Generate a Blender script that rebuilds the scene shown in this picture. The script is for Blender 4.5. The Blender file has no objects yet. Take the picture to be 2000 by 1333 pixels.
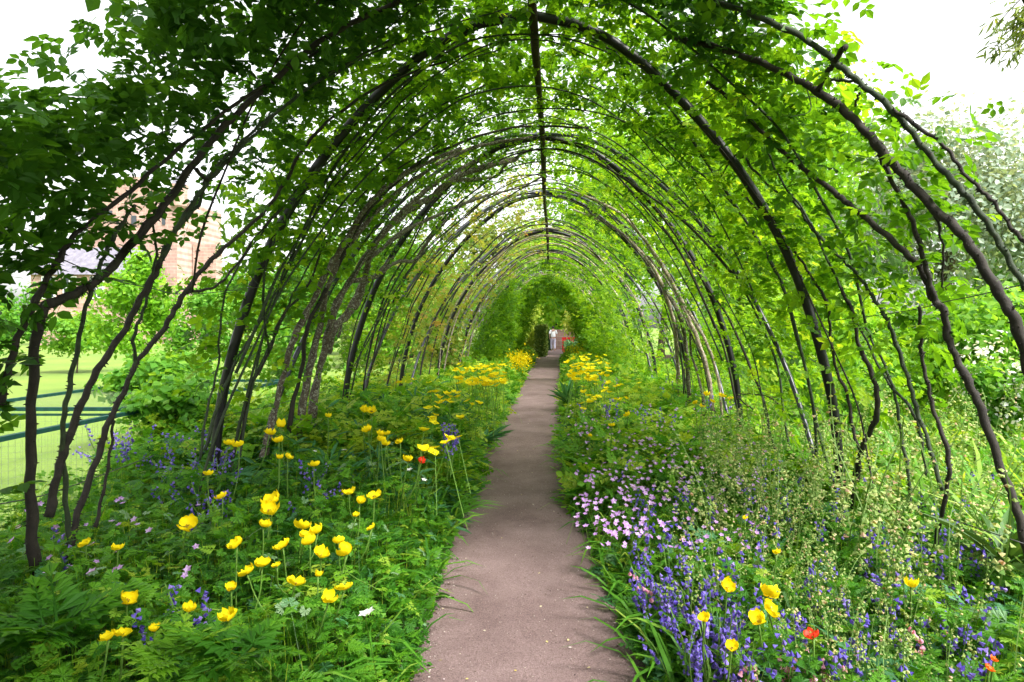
import bpy, math, random
import numpy as np
from mathutils import Vector
rng = np.random.default_rng(7)
random.seed(7)
R = math.radians
F0, VX, VY = 1250.0, 1082.0, 638.0          # focal length and vanishing point in pixels of the 2000 px photograph
CX, CZ = 0.15, 1.6
sc = bpy.context.scene
C = sc.collection

# ------------------------------------------------------------------ camera, sky, sun, exposure
cam = bpy.data.cameras.new('camera'); co = bpy.data.objects.new('camera', cam); C.objects.link(co)
co.location = (CX, 0, CZ); co.rotation_euler = (R(90), 0, 0)
cam.sensor_width = 36; cam.lens = 36 * F0 / 2000
cam.shift_x = -(VX - 1000) / 2000; cam.shift_y = -(666.5 - VY) / 2000
cam.clip_start = 0.05; cam.clip_end = 800
sc.camera = co
SUN_EL, SUN_AZ = 50, 128
w = bpy.data.worlds.new('World'); sc.world = w; w.use_nodes = True
nt = w.node_tree; nt.nodes.clear()
out = nt.nodes.new('ShaderNodeOutputWorld'); bg = nt.nodes.new('ShaderNodeBackground')
sky = nt.nodes.new('ShaderNodeTexSky'); sky.sky_type = 'NISHITA'; sky.sun_disc = False
sky.sun_elevation = R(SUN_EL); sky.sun_rotation = R(SUN_AZ); sky.dust_density = 4; sky.air_density = 1.2; sky.ozone_density = 1
hs = nt.nodes.new('ShaderNodeHueSaturation'); hs.inputs['Saturation'].default_value = 0.10; hs.inputs['Value'].default_value = 1.15
nt.links.new(sky.outputs[0], hs.inputs['Color']); nt.links.new(hs.outputs[0], bg.inputs[0])
bg.inputs[1].default_value = 0.15
nt.links.new(bg.outputs[0], out.inputs[0])
sl = bpy.data.lights.new('sun', 'SUN'); sl.energy = 2.2; sl.angle = R(16); sl.color = (1, .95, .86)
so = bpy.data.objects.new('sun', sl); C.objects.link(so)
az = R(SUN_AZ); el = R(SUN_EL)
sd = Vector((math.sin(az) * math.cos(el), math.cos(az) * math.cos(el), math.sin(el)))
so.rotation_euler = sd.to_track_quat('Z', 'Y').to_euler()
sc.view_settings.view_transform = 'Standard'; sc.view_settings.look = 'None'
sc.view_settings.gamma = 1; sc.view_settings.exposure = 1.6; sc.view_settings.use_curve_mapping = False
sc.cycles.use_denoising = True
sc.cycles.max_bounces = 8; sc.cycles.diffuse_bounces = 4; sc.cycles.transmission_bounces = 5
sc.cycles.glossy_bounces = 2; sc.cycles.transparent_max_bounces = 4

# ------------------------------------------------------------------ materials
def mat(name):
    m = bpy.data.materials.new(name); m.use_nodes = True
    return m, m.node_tree, m.node_tree.nodes['Principled BSDF']
def ramp(nt, cols):
    r = nt.nodes.new('ShaderNodeValToRGB'); e = r.color_ramp.elements
    while len(e) < len(cols): e.new(0.5)
    for i, (p, c) in enumerate(cols): e[i].position = p; e[i].color = (*c, 1)
    return r
def noise(nt, scale, detail=4, rough=.55, coord='Object', vec=None):
    n = nt.nodes.new('ShaderNodeTexNoise'); n.inputs['Scale'].default_value = scale
    n.inputs['Detail'].default_value = detail; n.inputs['Roughness'].default_value = rough
    tc = nt.nodes.new('ShaderNodeTexCoord'); nt.links.new(tc.outputs[coord], n.inputs['Vector'])
    return n
def leaf_mat(name, cols, trans=.45, tcol=1.7, rough=.5, spec=.25):
    m, nt, b = mat(name)
    a = nt.nodes.new('ShaderNodeAttribute'); a.attribute_name = 'tint'
    r = ramp(nt, cols); nt.links.new(a.outputs['Fac'], r.inputs[0])
    nt.links.new(r.outputs[0], b.inputs['Base Color'])
    b.inputs['Roughness'].default_value = rough; b.inputs['Specular IOR Level'].default_value = spec
    t = nt.nodes.new('ShaderNodeBsdfTranslucent')
    mul = nt.nodes.new('ShaderNodeVectorMath'); mul.operation = 'MULTIPLY'
    mul.inputs[1].default_value = (tcol * 1.18, tcol * 1.0, tcol * .45)
    nt.links.new(r.outputs[0], mul.inputs[0]); nt.links.new(mul.outputs[0], t.inputs[0])
    mx = nt.nodes.new('ShaderNodeMixShader'); mx.inputs[0].default_value = trans
    o = nt.nodes['Material Output']
    nt.links.new(b.outputs[0], mx.inputs[1]); nt.links.new(t.outputs[0], mx.inputs[2]); nt.links.new(mx.outputs[0], o.inputs[0])
    return m
def bumpy(nt, b, src, strength, dist=.01):
    bp = nt.nodes.new('ShaderNodeBump'); bp.inputs['Strength'].default_value = strength; bp.inputs['Distance'].default_value = dist
    nt.links.new(src, bp.inputs['Height']); nt.links.new(bp.outputs[0], b.inputs['Normal'])
def plain(name, col, rough=.6, spec=.4, var=.25, scale=30, bump=.2):
    m, nt, b = mat(name)
    n = noise(nt, scale)
    r = ramp(nt, [(.3, tuple(c * (1 - var) for c in col)), (.7, tuple(min(1, c * (1 + var)) for c in col))])
    nt.links.new(n.outputs[0], r.inputs[0]); nt.links.new(r.outputs[0], b.inputs['Base Color'])
    b.inputs['Roughness'].default_value = rough; b.inputs['Specular IOR Level'].default_value = spec
    if bump: bumpy(nt, b, n.outputs[0], bump)
    return m
def bark(name, dark, mid, lichen, amount, scale=45):
    m, nt, b = mat(name)
    n = noise(nt, 22, 6); r = ramp(nt, [(.3, dark), (.7, mid)]); nt.links.new(n.outputs[0], r.inputs[0])
    n2 = noise(nt, scale, 5, .7); r2 = ramp(nt, [(amount, (0, 0, 0)), (amount + .06, (1, 1, 1))])
    nt.links.new(n2.outputs[0], r2.inputs[0])
    mx = nt.nodes.new('ShaderNodeMix'); mx.data_type = 'RGBA'
    nt.links.new(r2.outputs[0], mx.inputs[0]); nt.links.new(r.outputs[0], mx.inputs[6]); mx.inputs[7].default_value = (*lichen, 1)
    nt.links.new(mx.outputs[2], b.inputs['Base Color']); b.inputs['Roughness'].default_value = .85
    bumpy(nt, b, n2.outputs[0], .7, .008)
    return m
M = {}
M['rose'] = leaf_mat('rose_leaf', [(0, (.018, .065, .006)), (.45, (.060, .165, .008)), (.8, (.15, .30, .012)), (1, (.28, .40, .03))], .52, 1.9)
M['dark_rose'] = leaf_mat('shaded_rose_leaf', [(0, (.014, .050, .008)), (.5, (.036, .115, .010)), (.85, (.075, .19, .012)), (1, (.17, .28, .02))], .45, 1.9)  # rose leaf with the shade under the near canopy put into its colour
M['bronze'] = leaf_mat('bronze_leaf', [(0, (.05, .13, .015)), (.4, (.13, .26, .03)), (.75, (.27, .27, .06)), (1, (.32, .17, .07))], .5, 1.7)
M['bed'] = leaf_mat('bed_leaf', [(0, (.014, .075, .010)), (.4, (.04, .16, .010)), (.75, (.11, .29, .014)), (1, (.30, .42, .04))], .42, 1.8)
M['bluegreen'] = leaf_mat('blue_green_leaf', [(0, (.03, .11, .04)), (.6, (.06, .20, .07)), (1, (.20, .32, .16))], .3, 1.4)
M['grass'] = leaf_mat('grass_blade', [(0, (.03, .12, .012)), (.6, (.09, .27, .02)), (1, (.3, .42, .07))], .4, 1.6)
M['lime'] = leaf_mat('lime_leaf', [(0, (.06, .18, .014)), (.5, (.16, .36, .02)), (1, (.34, .50, .05))], .5, 1.7)
M['mid'] = leaf_mat('mid_leaf', [(0, (.03, .11, .014)), (.5, (.08, .24, .022)), (1, (.20, .38, .04))], .5, 1.7)
M['gold'] = leaf_mat('golden_leaf', [(0, (.20, .34, .03)), (.5, (.42, .55, .08)), (1, (.72, .72, .22))], .45, 1.4)
M['yew'] = leaf_mat('yew_leaf', [(0, (.018, .06, .014)), (.6, (.05, .12, .022)), (1, (.14, .20, .04))], .25, 1.4)
M['silver'] = leaf_mat('silver_leaf', [(0, (.13, .22, .15)), (.5, (.27, .36, .27)), (1, (.52, .58, .50))], .35, 1.2)
M['olive'] = leaf_mat('olive_leaf', [(0, (.06, .12, .02)), (.6, (.15, .22, .04)), (1, (.30, .34, .08))], .35, 1.4)
M['spike'] = leaf_mat('spike_bell', [(0, (.14, .28, .06)), (.5, (.34, .46, .14)), (.8, (.55, .56, .26)), (1, (.60, .42, .30))], .4, 1.2)
M['stem'] = leaf_mat('green_stem', [(0, (.05, .14, .02)), (1, (.18, .32, .05))], .2, 1.2)
M['yellow'] = leaf_mat('yellow_petal', [(0, (.84, .62, .005)), (1, (.94, .80, .012))], .35, .95, .6, .1)
M['orange'] = leaf_mat('orange_petal', [(0, (.8, .09, .01)), (1, (.9, .2, .02))], .35, 1.15)
M['redp'] = leaf_mat('red_petal', [(0, (.62, .03, .01)), (1, (.8, .06, .02))], .35, 1.15)
M['stamen'] = plain('stamen', (.42, .30, .02), .8)
M['violet'] = leaf_mat('violet_bell', [(0, (.09, .06, .42)), (.6, (.17, .13, .62)), (1, (.34, .26, .75))], .4, 1.3)
M['pink'] = leaf_mat('pink_petal', [(0, (.36, .18, .52)), (.6, (.52, .32, .64)), (1, (.64, .48, .76))], .4, 1.2)
M['rosepink'] = leaf_mat('rose_pink_petal', [(0, (.62, .25, .42)), (1, (.8, .45, .6))], .4, 1.2)
M['white'] = leaf_mat('white_petal', [(0, (.7, .72, .7)), (1, (.85, .85, .85))], .3, 1.0)
M['cane'] = bark('thorny_cane_bark', (.010, .007, .006), (.028, .022, .015), (.05, .065, .03), .64)
M['green_cane'] = bark('green_cane_bark', (.012, .02, .012), (.035, .055, .02), (.05, .035, .02), .6)
M['lichen'] = bark('lichened_bark', (.035, .022, .018), (.11, .085, .06), (.25, .26, .20), .53, 50)
M['pale_bark'] = bark('pale_bark', (.14, .10, .07), (.30, .24, .18), (.48, .46, .38), .55, 30)
M['trunk'] = bark('tree_bark', (.04, .03, .02), (.12, .09, .06), (.2, .2, .15), .6, 6)
M['hoop'] = plain('black_painted_pipe', (.006, .006, .008), .42, .4, .3, 18, .1)
M['hoop2'] = plain('weathered_pipe', (.018, .019, .034), .36, .6, .4, 25, .1)
M['rust'] = plain('rusty_ridge', (.045, .028, .022), .8, .3, .5, 35, .4)
M['wire'] = plain('wire', (.05, .045, .05), .5, .5)
M['greenpaint'] = plain('green_painted_steel', (.007, .045, .034), .7, .2, .3, 20, .1)
M['soil'] = plain('soil', (.045, .03, .018), .95, .1, .5, 20, .8)
M['redpaint'] = plain('red_paint', (.65, .02, .025), .4, .5, .15, 20, .05)

# ------------------------------------------------------------------ mesh helpers
def link(o, parent=None):
    C.objects.link(o)
    if parent is not None: o.parent = parent
    return o
def tag(o, label=None, cat=None, group=None, kind=None):
    if label: o['label'] = label
    if cat: o['category'] = cat
    if group: o['group'] = group
    if kind: o['kind'] = kind
    return o
def empty(name, loc=(0, 0, 0), rz=0):
    o = bpy.data.objects.new(name, None); o.empty_display_size = .1
    o.location = loc; o.rotation_euler = (0, 0, rz); C.objects.link(o); return o
class Acc:
    """collects triangles with a tint and a material index; build() links them as one mesh"""
    def __init__(s): s.V = []; s.F = []; s.T = []; s.MI = []; s.n = 0
    def add(s, V, F, T=.5, mi=0):
        V = np.asarray(V, float).reshape(-1, 3); F = np.asarray(F, int).reshape(-1, 3)
        s.V.append(V); s.F.append(F + s.n); s.n += len(V)
        s.T.append(np.broadcast_to(np.asarray(T, float), (len(V),)) if np.ndim(T) == 0 else np.asarray(T, float))
        s.MI.append(np.full(len(F), mi, int) if np.ndim(mi) == 0 else np.asarray(mi, int)); return s
    def scatter(s, tmpl, pos, Rm, sc_, tint, mi=None):
        tv, tf = tmpl[0], tmpl[1]; tm = tmpl[2] if len(tmpl) > 2 else None
        N = len(pos)
        if N == 0: return s
        sc_ = np.asarray(sc_, float)
        if sc_.ndim == 1: sc_ = sc_[:, None]
        loc = tv[None] * (sc_[:, None, :] if sc_.shape[1] == 3 else sc_[:, None])
        V = np.einsum('nij,nvj->nvi', Rm, loc) + pos[:, None]
        F = tf[None] + (np.arange(N) * len(tv))[:, None, None]
        T = np.repeat(tint, len(tv))
        MI = (np.tile(tm, N) if tm is not None else 0) if mi is None else mi
        return s.add(V, F, np.clip(T, 0, 1), MI)
    def box(s, c, size, rz=0, T=.5, mi=0):
        x, y, z = [v / 2 for v in size]
        v = np.array([(a * x, b * y, d * z) for a in (-1, 1) for b in (-1, 1) for d in (-1, 1)])
        cr, sr = math.cos(rz), math.sin(rz)
        v = np.stack([v[:, 0] * cr - v[:, 1] * sr, v[:, 0] * sr + v[:, 1] * cr, v[:, 2]], 1) + np.array(c)
        q = [(0, 1, 3, 2), (4, 6, 7, 5), (0, 4, 5, 1), (2, 3, 7, 6), (0, 2, 6, 4), (1, 5, 7, 3)]
        return s.add(v, [t for a, b, c2, d in q for t in ((a, b, c2), (a, c2, d))], T, mi)
    def mesh(s, name, mats, smooth=False):
        V = np.concatenate(s.V); Fc = np.concatenate(s.F); T = np.concatenate(s.T); MI = np.concatenate(s.MI)
        me = bpy.data.meshes.new(name); nf = len(Fc)
        me.vertices.add(len(V)); me.vertices.foreach_set('co', V.astype(np.float32).ravel())
        me.loops.add(nf * 3); me.loops.foreach_set('vertex_index', Fc.astype(np.int32).ravel())
        me.polygons.add(nf); me.polygons.foreach_set('loop_start', np.arange(0, nf * 3, 3, dtype=np.int32))
        me.polygons.foreach_set('loop_total', np.full(nf, 3, np.int32))
        me.polygons.foreach_set('material_index', MI.astype(np.int32))
        me.polygons.foreach_set('use_smooth', np.full(nf, bool(smooth)))
        a = me.attributes.new('tint', 'FLOAT', 'POINT'); a.data.foreach_set('value', T.astype(np.float32))
        for m in (mats if isinstance(mats, (list, tuple)) else [mats]): me.materials.append(m)
        me.update(calc_edges=True); return me
    def build(s, name, mats, parent=None, smooth=False):
        return link(bpy.data.objects.new(name, s.mesh(name, mats, smooth)), parent)
def inst(name, me, parent=None, loc=(0, 0, 0), rot=(0, 0, 0), s=1):
    o = bpy.data.objects.new(name, me); o.location = loc; o.rotation_euler = rot
    o.scale = (s, s, s) if np.ndim(s) == 0 else s
    return link(o, parent)
def euler(yaw, pitch, roll):
    n = len(yaw); cy, sy = np.cos(yaw), np.sin(yaw); cp, sp = np.cos(pitch), np.sin(pitch); cr, sr = np.cos(roll), np.sin(roll)
    Z = np.zeros(n); O = np.ones(n)
    A = np.stack([cy, -sy, Z, sy, cy, Z, Z, Z, O], 1).reshape(n, 3, 3)
    B = np.stack([O, Z, Z, Z, cp, -sp, Z, sp, cp], 1).reshape(n, 3, 3)
    D = np.stack([cr, Z, sr, Z, O, Z, -sr, Z, cr], 1).reshape(n, 3, 3)
    return A @ B @ D
def nrm(a): return a / np.maximum(np.linalg.norm(a, axis=-1, keepdims=True), 1e-9)
def frames(normal, spin=None):
    """matrices whose Z is the normal and whose Y is a random direction in the leaf plane"""
    z = nrm(normal); h = nrm(rng.normal(size=z.shape) if spin is None else spin)
    x = nrm(np.cross(h, z)); y = np.cross(z, x)
    return np.stack([x, y, z], 2)
def crom(P, k=6):
    P = np.asarray(P, float)
    if len(P) < 3: 
        t = np.linspace(0, 1, k + 1)[:, None]; return P[0] * (1 - t) + P[-1] * t
    Q = np.vstack([2 * P[0] - P[1], P, 2 * P[-1] - P[-2]]); o = []
    for i in range(1, len(Q) - 2):
        a, b, c, d = Q[i - 1:i + 3]
        for t in np.linspace(0, 1, k, endpoint=False):
            o.append(.5 * (2 * b + (c - a) * t + (2 * a - 5 * b + 4 * c - d) * t * t + (3 * b - a - 3 * c + d) * t ** 3))
    o.append(P[-1]); return np.array(o)
def tube(acc, P, rad, n=7, rough=0, thorns=0, T=.5, mi=0, cap=True):
    P = np.asarray(P, float); m = len(P); rad = np.interp(np.linspace(0, 1, m), np.linspace(0, 1, len(np.atleast_1d(rad))), np.atleast_1d(rad)) if np.ndim(rad) else np.full(m, rad)
    if rough: rad = rad * (1 + rough * rng.normal(size=m)) * (1 + 1.5 * rough * np.interp(np.arange(m), np.linspace(0, m, max(3, m // 5)), rng.normal(size=max(3, m // 5))).clip(-1, 1.6))
    tg = nrm(np.gradient(P, axis=0)); ref = np.array([.3, .9, .3]) if abs(tg[:, 1]).mean() < .7 else np.array([.9, .1, .4])
    u = nrm(np.cross(tg, ref)); v = np.cross(tg, u); a = np.linspace(0, 2 * np.pi, n, endpoint=False)
    rr = rad[:, None] * (1 + (rough * .8 * rng.normal(size=(m, n)) if rough else np.zeros((m, n))))
    V = P[:, None] + rr[..., None] * (np.cos(a)[None, :, None] * u[:, None] + np.sin(a)[None, :, None] * v[:, None])
    i = np.arange(m - 1)[:, None]; j = np.arange(n)[None]; jn = (j + 1) % n
    A = i * n + j; B = i * n + jn; Cc = (i + 1) * n + jn; D = (i + 1) * n + j
    F = np.concatenate([np.stack([A, B, Cc], -1).reshape(-1, 3), np.stack([A, Cc, D], -1).reshape(-1, 3)])
    V = V.reshape(-1, 3)
    if cap:
        k = len(V); V = np.vstack([V, P[0], P[-1]])
        F = np.vstack([F, [(k, (q + 1) % n, q) for q in range(n)], [(k + 1, (m - 1) * n + q, (m - 1) * n + (q + 1) % n) for q in range(n)]])
    acc.add(V, F, T, mi)
    if thorns:
        L = np.linalg.norm(np.diff(P, axis=0), axis=1).sum(); N = int(L * thorns)
        f = rng.random(N) * (m - 1); i0 = f.astype(int); fr = (f - i0)[:, None]
        c = P[i0] * (1 - fr) + P[i0 + 1] * fr; ang = rng.random(N) * 6.283
        d = np.cos(ang)[:, None] * u[i0] + np.sin(ang)[:, None] * v[i0]; t2 = tg[i0]; sd_ = np.cross(d, t2)
        r0 = rad[i0][:, None]; ln = (r0 * .25 + .006 + .007 * rng.random((N, 1)))
        b = c + d * r0 * .9
        V = np.stack([b + t2 * .005, b - t2 * .005 + sd_ * .003, b - t2 * .005 - sd_ * .003, b + d * ln - t2 * .003], 1).reshape(-1, 3)
        F = np.array([(0, 1, 3), (1, 2, 3), (2, 0, 3)])[None] + (np.arange(N) * 4)[:, None, None]
        acc.add(V, F, T, mi)
    return acc

# ------------------------------------------------------------------ leaf and flower shapes (Y is the length, Z the upper face)
def A3(l): return np.array(l, float)
def leaflet6():
    v = A3([(0, 0, 0), (.24, .22, .07), (.31, .55, .08), (0, 1, -.03), (-.31, .55, .08), (-.24, .22, .07), (0, .5, 0)])
    return v, np.array([(6, 0, 1), (6, 1, 2), (6, 2, 3), (6, 3, 4), (6, 4, 5), (6, 5, 0)])
def leaflet4():
    v = A3([(0, 0, 0), (.34, .48, .09), (0, 1, 0), (-.34, .48, .09)]); return v, np.array([(0, 1, 2), (0, 2, 3)])
def place(t, p, yaw, s, droop=0, tilt=0):
    v, f = t[0] * s, t[1]; Rm = euler(np.array([yaw]), np.array([droop]), np.array([tilt]))[0]
    return v @ Rm.T + np.array(p), f
def merge(L):
    V = []; F = []; n = 0
    for v, f in L: V.append(v); F.append(f + n); n += len(v)
    return np.vstack(V), np.vstack(F)
def strip(p, q, w0, w1=None):
    p, q = A3(p), A3(q); w1 = w0 if w1 is None else w1; d = nrm(q - p); s_ = np.cross(d, (0, 0, 1)); 
    if np.linalg.norm(s_) < .1: s_ = np.array([1., 0, 0])
    s_ = nrm(s_)
    return np.array([p - s_ * w0, p + s_ * w0, q + s_ * w1, q - s_ * w1]), np.array([(0, 1, 2), (0, 2, 3)])
def sprig(base, pairs=2):
    L = []; r = random.random; bend = (r() - .5) * .3
    L.append(strip((0, 0, 0), (bend * .3, .8, -.05), .012, .006))
    for k in range(pairs):
        y = .34 + .36 * k / max(1, pairs - 1) if pairs > 1 else .5; 
        for s in (-1, 1): L.append(place(base, (bend * .3 * y, y + .03 * r(), -.05 * y), -s * R(62 + 14 * r()), .36 + .06 * r(), -R(5 + 22 * r()), s * R(20 * r() - 10)))
    L.append(place(base, (bend * .3, .78, -.05), -bend, .44, -R(10 + 20 * r())))
    return merge(L)
SPR6 = [sprig(leaflet6(), 3 if i % 2 else 2) for i in range(5)]
SPR4 = [sprig(leaflet4(), 2) for i in range(4)]
def palm(full=True):
    L = []
    for a in (-118, -60, 0, 60, 118):
        k = 1 if a == 0 else .92
        if full:
            v = A3([(0, 0, 0), (-.13, .42, .03), (-.33, .72, .01), (-.12, .74, .03), (0, 1, -.06), (.12, .74, .03), (.33, .72, .01), (.13, .42, .03)])
            f = np.array([(0, i + 1, i) for i in range(1, 7)])
        else:
            v = A3([(0, 0, 0), (-.28, .66, .03), (0, 1, -.06), (.28, .66, .03)]); f = np.array([(0, 2, 1), (0, 3, 2)])
        L.append(place((v, f), (0, 0, 0), R(a), k * .55, -R(6)))
    return merge(L)
def ferny(n=4, teeth=True):
    L = [strip((0, 0, 0), (0, 1, -.12), .014, .006)]
    lob = (A3([(0, 0, 0), (.16, .42, .04), (.30, .62, 0), (.1, .66, .02), (0, 1, -.05), (-.1, .66, .02), (-.30, .62, 0), (-.16, .42, .04)]), np.array([(0, i, i + 1) for i in range(1, 7)])) if teeth else leaflet4()
    for k in range(n):
        y = .22 + .6 * k / n
        for s in (-1, 1): L.append(place(lob, (0, y, -.12 * y * y), -s * R(58 - 4 * k), .40 - .055 * k, -R(8)))
    L.append(place(lob, (0, .8, -.08), 0, .32, -R(14)))
    return merge(L)
def blade():
    P = A3([(0, 0, 0), (0, .35, .30), (0, .75, .42), (0, 1.1, .33)]); wd = [.022, .026, .018, 0]
    V = []; 
    for p, w_ in zip(P, wd): V += [p - (w_, 0, 0), p + (w_, 0, 0)]
    return np.array(V), np.array([(0, 1, 3), (0, 3, 2), (2, 3, 5), (2, 5, 4), (4, 5, 7)])
def lance():
    return A3([(0, 0, 0), (.09, .35, .05), (.07, .7, .03), (0, 1, -.08), (-.07, .7, .03), (-.09, .35, .05), (0, .5, .0)]), np.array([(6, 0, 1), (6, 1, 2), (6, 2, 3), (6, 3, 4), (6, 4, 5), (6, 5, 0)])
PALM, PALM2, FERN, FERN2, BLADE, LANCE, L6, L4 = palm(), palm(False), ferny(), ferny(3, False), blade(), lance(), leaflet6(), leaflet4()
STALK = (A3([(-.5, 0, -1), (.5, 0, -1), (.35, 0, 0), (-.35, 0, 0)]), np.array([(0, 1, 2), (0, 2, 3)]))

# ------------------------------------------------------------------ the tunnel's cross-section and the pixel <-> place helpers
prof = crom([(2.48, -.3), (2.47, 0), (2.43, .44), (2.34, 1.16), (2.06, 2.07), (1.62, 2.85), (1.03, 3.52), (.52, 3.89), (0, 4.02)], 8)
pl = np.concatenate([[0], np.cumsum(np.linalg.norm(np.diff(prof, axis=0), axis=1))]); pl /= pl[-1]
def profile(t):                      # t: -1 left ground, 0 ridge, 1 right ground
    t = np.asarray(t, float); a = 1 - np.abs(t); s_ = np.where(t < 0, -1, 1)
    return s_ * np.interp(a, pl, prof[:, 0]), np.interp(a, pl, prof[:, 1])
def SX(y): return np.interp(y, [5, 10.7, 13.6, 20, 32], [1, 1, .96, .93, .90])
def SZ(y): return np.interp(y, [5, 7.8, 10.7, 13.6, 17, 32], [1, .975, .95, .905, .88, .86])
def shell(t, y, off=0):
    x, z = profile(t); x, z = x * SX(y), z * SZ(y); e = .01; x2, z2 = profile(np.clip(np.asarray(t, float) + e, -1, 1)); x1, z1 = profile(np.clip(np.asarray(t, float) - e, -1, 1))
    tx, tz = x2 - x1, z2 - z1; L = np.hypot(tx, tz) + 1e-9; nx, nz = -tz / L, tx / L
    return np.stack([x + nx * off, np.broadcast_to(np.asarray(y, float), np.shape(x)), z + nz * off], -1), np.stack([nx, np.zeros_like(nx), nz], -1)
def hwid(z): return np.interp(z, prof[:, 1], prof[:, 0])
def hit(px, py, off=0.0):            # where the sight line through a pixel meets the tunnel's skin
    a, b = (px - VX) / F0, (VY - py) / F0; lo, hi = .2, 70
    for _ in range(40):
        m = (lo + hi) / 2; x, z = CX + a * m, CZ + b * m
        if abs(x) < hwid(max(z, -.2) / SZ(m)) * SX(m) + off and z < 4.01 * SZ(m) + off: lo = m
        else: hi = m
    return np.array([CX + a * lo, lo, max(CZ + b * lo, -.05)])
def at(px, py, d): return np.array([CX + (px - VX) / F0 * d, d, CZ + (VY - py) / F0 * d])
def on(px, py, h=0.): 
    d = (CZ - h) * F0 / (py - VY); return np.array([CX + (px - VX) / F0 * d, d, h])
def pix(P):
    d = np.maximum(P[..., 1], .05); return VX + (P[..., 0] - CX) / d * F0, VY - (P[..., 2] - CZ) / d * F0

# ------------------------------------------------------------------ ground, path, beds
def sheet(name, P, z, m, kind='structure'):
    a = Acc(); n = len(P); a.add([(x, y, z) for x, y in P], [(0, i, i + 1) for i in range(1, n - 1)]); o = a.build(name, m); tag(o, kind=kind); return o
mg, nt_, b = mat('mown_grass')
n1 = noise(nt_, .35, 5); r1 = ramp(nt_, [(.3, (.115, .215, .02)), (.7, (.22, .30, .038))]); nt_.links.new(n1.outputs[0], r1.inputs[0])
n2 = noise(nt_, 60, 4, .7); mx = nt_.nodes.new('ShaderNodeMix'); mx.data_type = 'RGBA'; mx.blend_type = 'MULTIPLY'; mx.inputs[0].default_value = .6
r2 = ramp(nt_, [(.3, (.45, .5, .4)), (.7, (1, 1, 1))]); nt_.links.new(n2.outputs[0], r2.inputs[0])
nt_.links.new(r1.outputs[0], mx.inputs[6]); nt_.links.new(r2.outputs[0], mx.inputs[7]); nt_.links.new(mx.outputs[2], b.inputs['Base Color'])
b.inputs['Roughness'].default_value = .9; bumpy(nt_, b, n2.outputs[0], .6, .03)
M['lawn'] = mg
mg, nt_, b = mat('path_gravel')
n1 = noise(nt_, 1.6, 8, .7); n2 = noise(nt_, 130, 3, .8); v = nt_.nodes.new('ShaderNodeTexVoronoi'); v.inputs['Scale'].default_value = 110
tc = nt_.nodes.new('ShaderNodeTexCoord'); nt_.links.new(tc.outputs['Object'], v.inputs['Vector'])
r1 = ramp(nt_, [(.34, (.15, .10, .098)), (.5, (.205, .145, .143)), (.68, (.26, .19, .19))]); nt_.links.new(n1.outputs[0], r1.inputs[0])
r2 = ramp(nt_, [(.25, (.25, .22, .2)), (.5, (.85, .8, .8)), (.75, (1.5, 1.4, 1.4))]); nt_.links.new(n2.outputs[0], r2.inputs[0])
mx = nt_.nodes.new('ShaderNodeMix'); mx.data_type = 'RGBA'; mx.blend_type = 'MULTIPLY'; mx.inputs[0].default_value = .8
nt_.links.new(r1.outputs[0], mx.inputs[6]); nt_.links.new(r2.outputs[0], mx.inputs[7])
r3 = ramp(nt_, [(.0, (.55, .5, .5)), (.5, (1, 1, 1))]); nt_.links.new(v.outputs['Color'], r3.inputs[0])
m2 = nt_.nodes.new('ShaderNodeMix'); m2.data_type = 'RGBA'; m2.blend_type = 'MULTIPLY'; m2.inputs[0].default_value = .55
nt_.links.new(mx.outputs[2], m2.inputs[6]); nt_.links.new(r3.outputs[0], m2.inputs[7])
nt_.links.new(m2.outputs[2], b.inputs['Base Color']); b.inputs['Roughness'].default_value = .92; bumpy(nt_, b, n2.outputs[0], .9, .008)
M['gravel'] = mg
M['lawn_far'] = M['lawn']
sheet('ground', [(-300, -60), (300, -60), (300, 500), (-300, 500)], 0, M['lawn'])
sheet('flower_bed_soil', [(-3.4, -4), (7, -4), (7, 36), (-3.4, 36)], .004, M['soil'])
YL = [-4, 1, 2.9, 4.5, 6.4, 8, 12.3, 20, 32, 42, 62]; XL = [-.60, -.60, -.57, -.66, -.74, -.78, -.80, -.86, -.86, -.75, -.8]; XR = [.64, .64, .64, .50, .36, .34, .40, .5, .62, .9, 2.5]
def pathL(y): return np.interp(y, YL, XL)
def pathR(y): return np.interp(y, YL, XR)
ys = np.linspace(-4, 46, 260); wl = .02 * rng.normal(size=260); wr = .02 * rng.normal(size=260)
a = Acc(); Vp = []
for i, y in enumerate(ys):
    l, r_ = pathL(y) + wl[i], pathR(y) + wr[i]; c = (l + r_) / 2
    for k, fx in enumerate((0, .15, .5, .85, 1)): Vp.append((l - .05 + (r_ - l + .1) * fx, y, .008 + .018 * (1 - (2 * fx - 1) ** 2)))
Fp = [t for i in range(259) for k in range(4) for t in ((i * 5 + k, i * 5 + k + 1, i * 5 + k + 6), (i * 5 + k, i * 5 + k + 6, i * 5 + k + 5))]
o = a.add(Vp, Fp).build('path', M['gravel'], smooth=True); tag(o, kind='structure')
sheet('forecourt', [(-2.5, 38.5), (6, 38.5), (6, 45), (-2.5, 45)], .004, M['gravel'])
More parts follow.
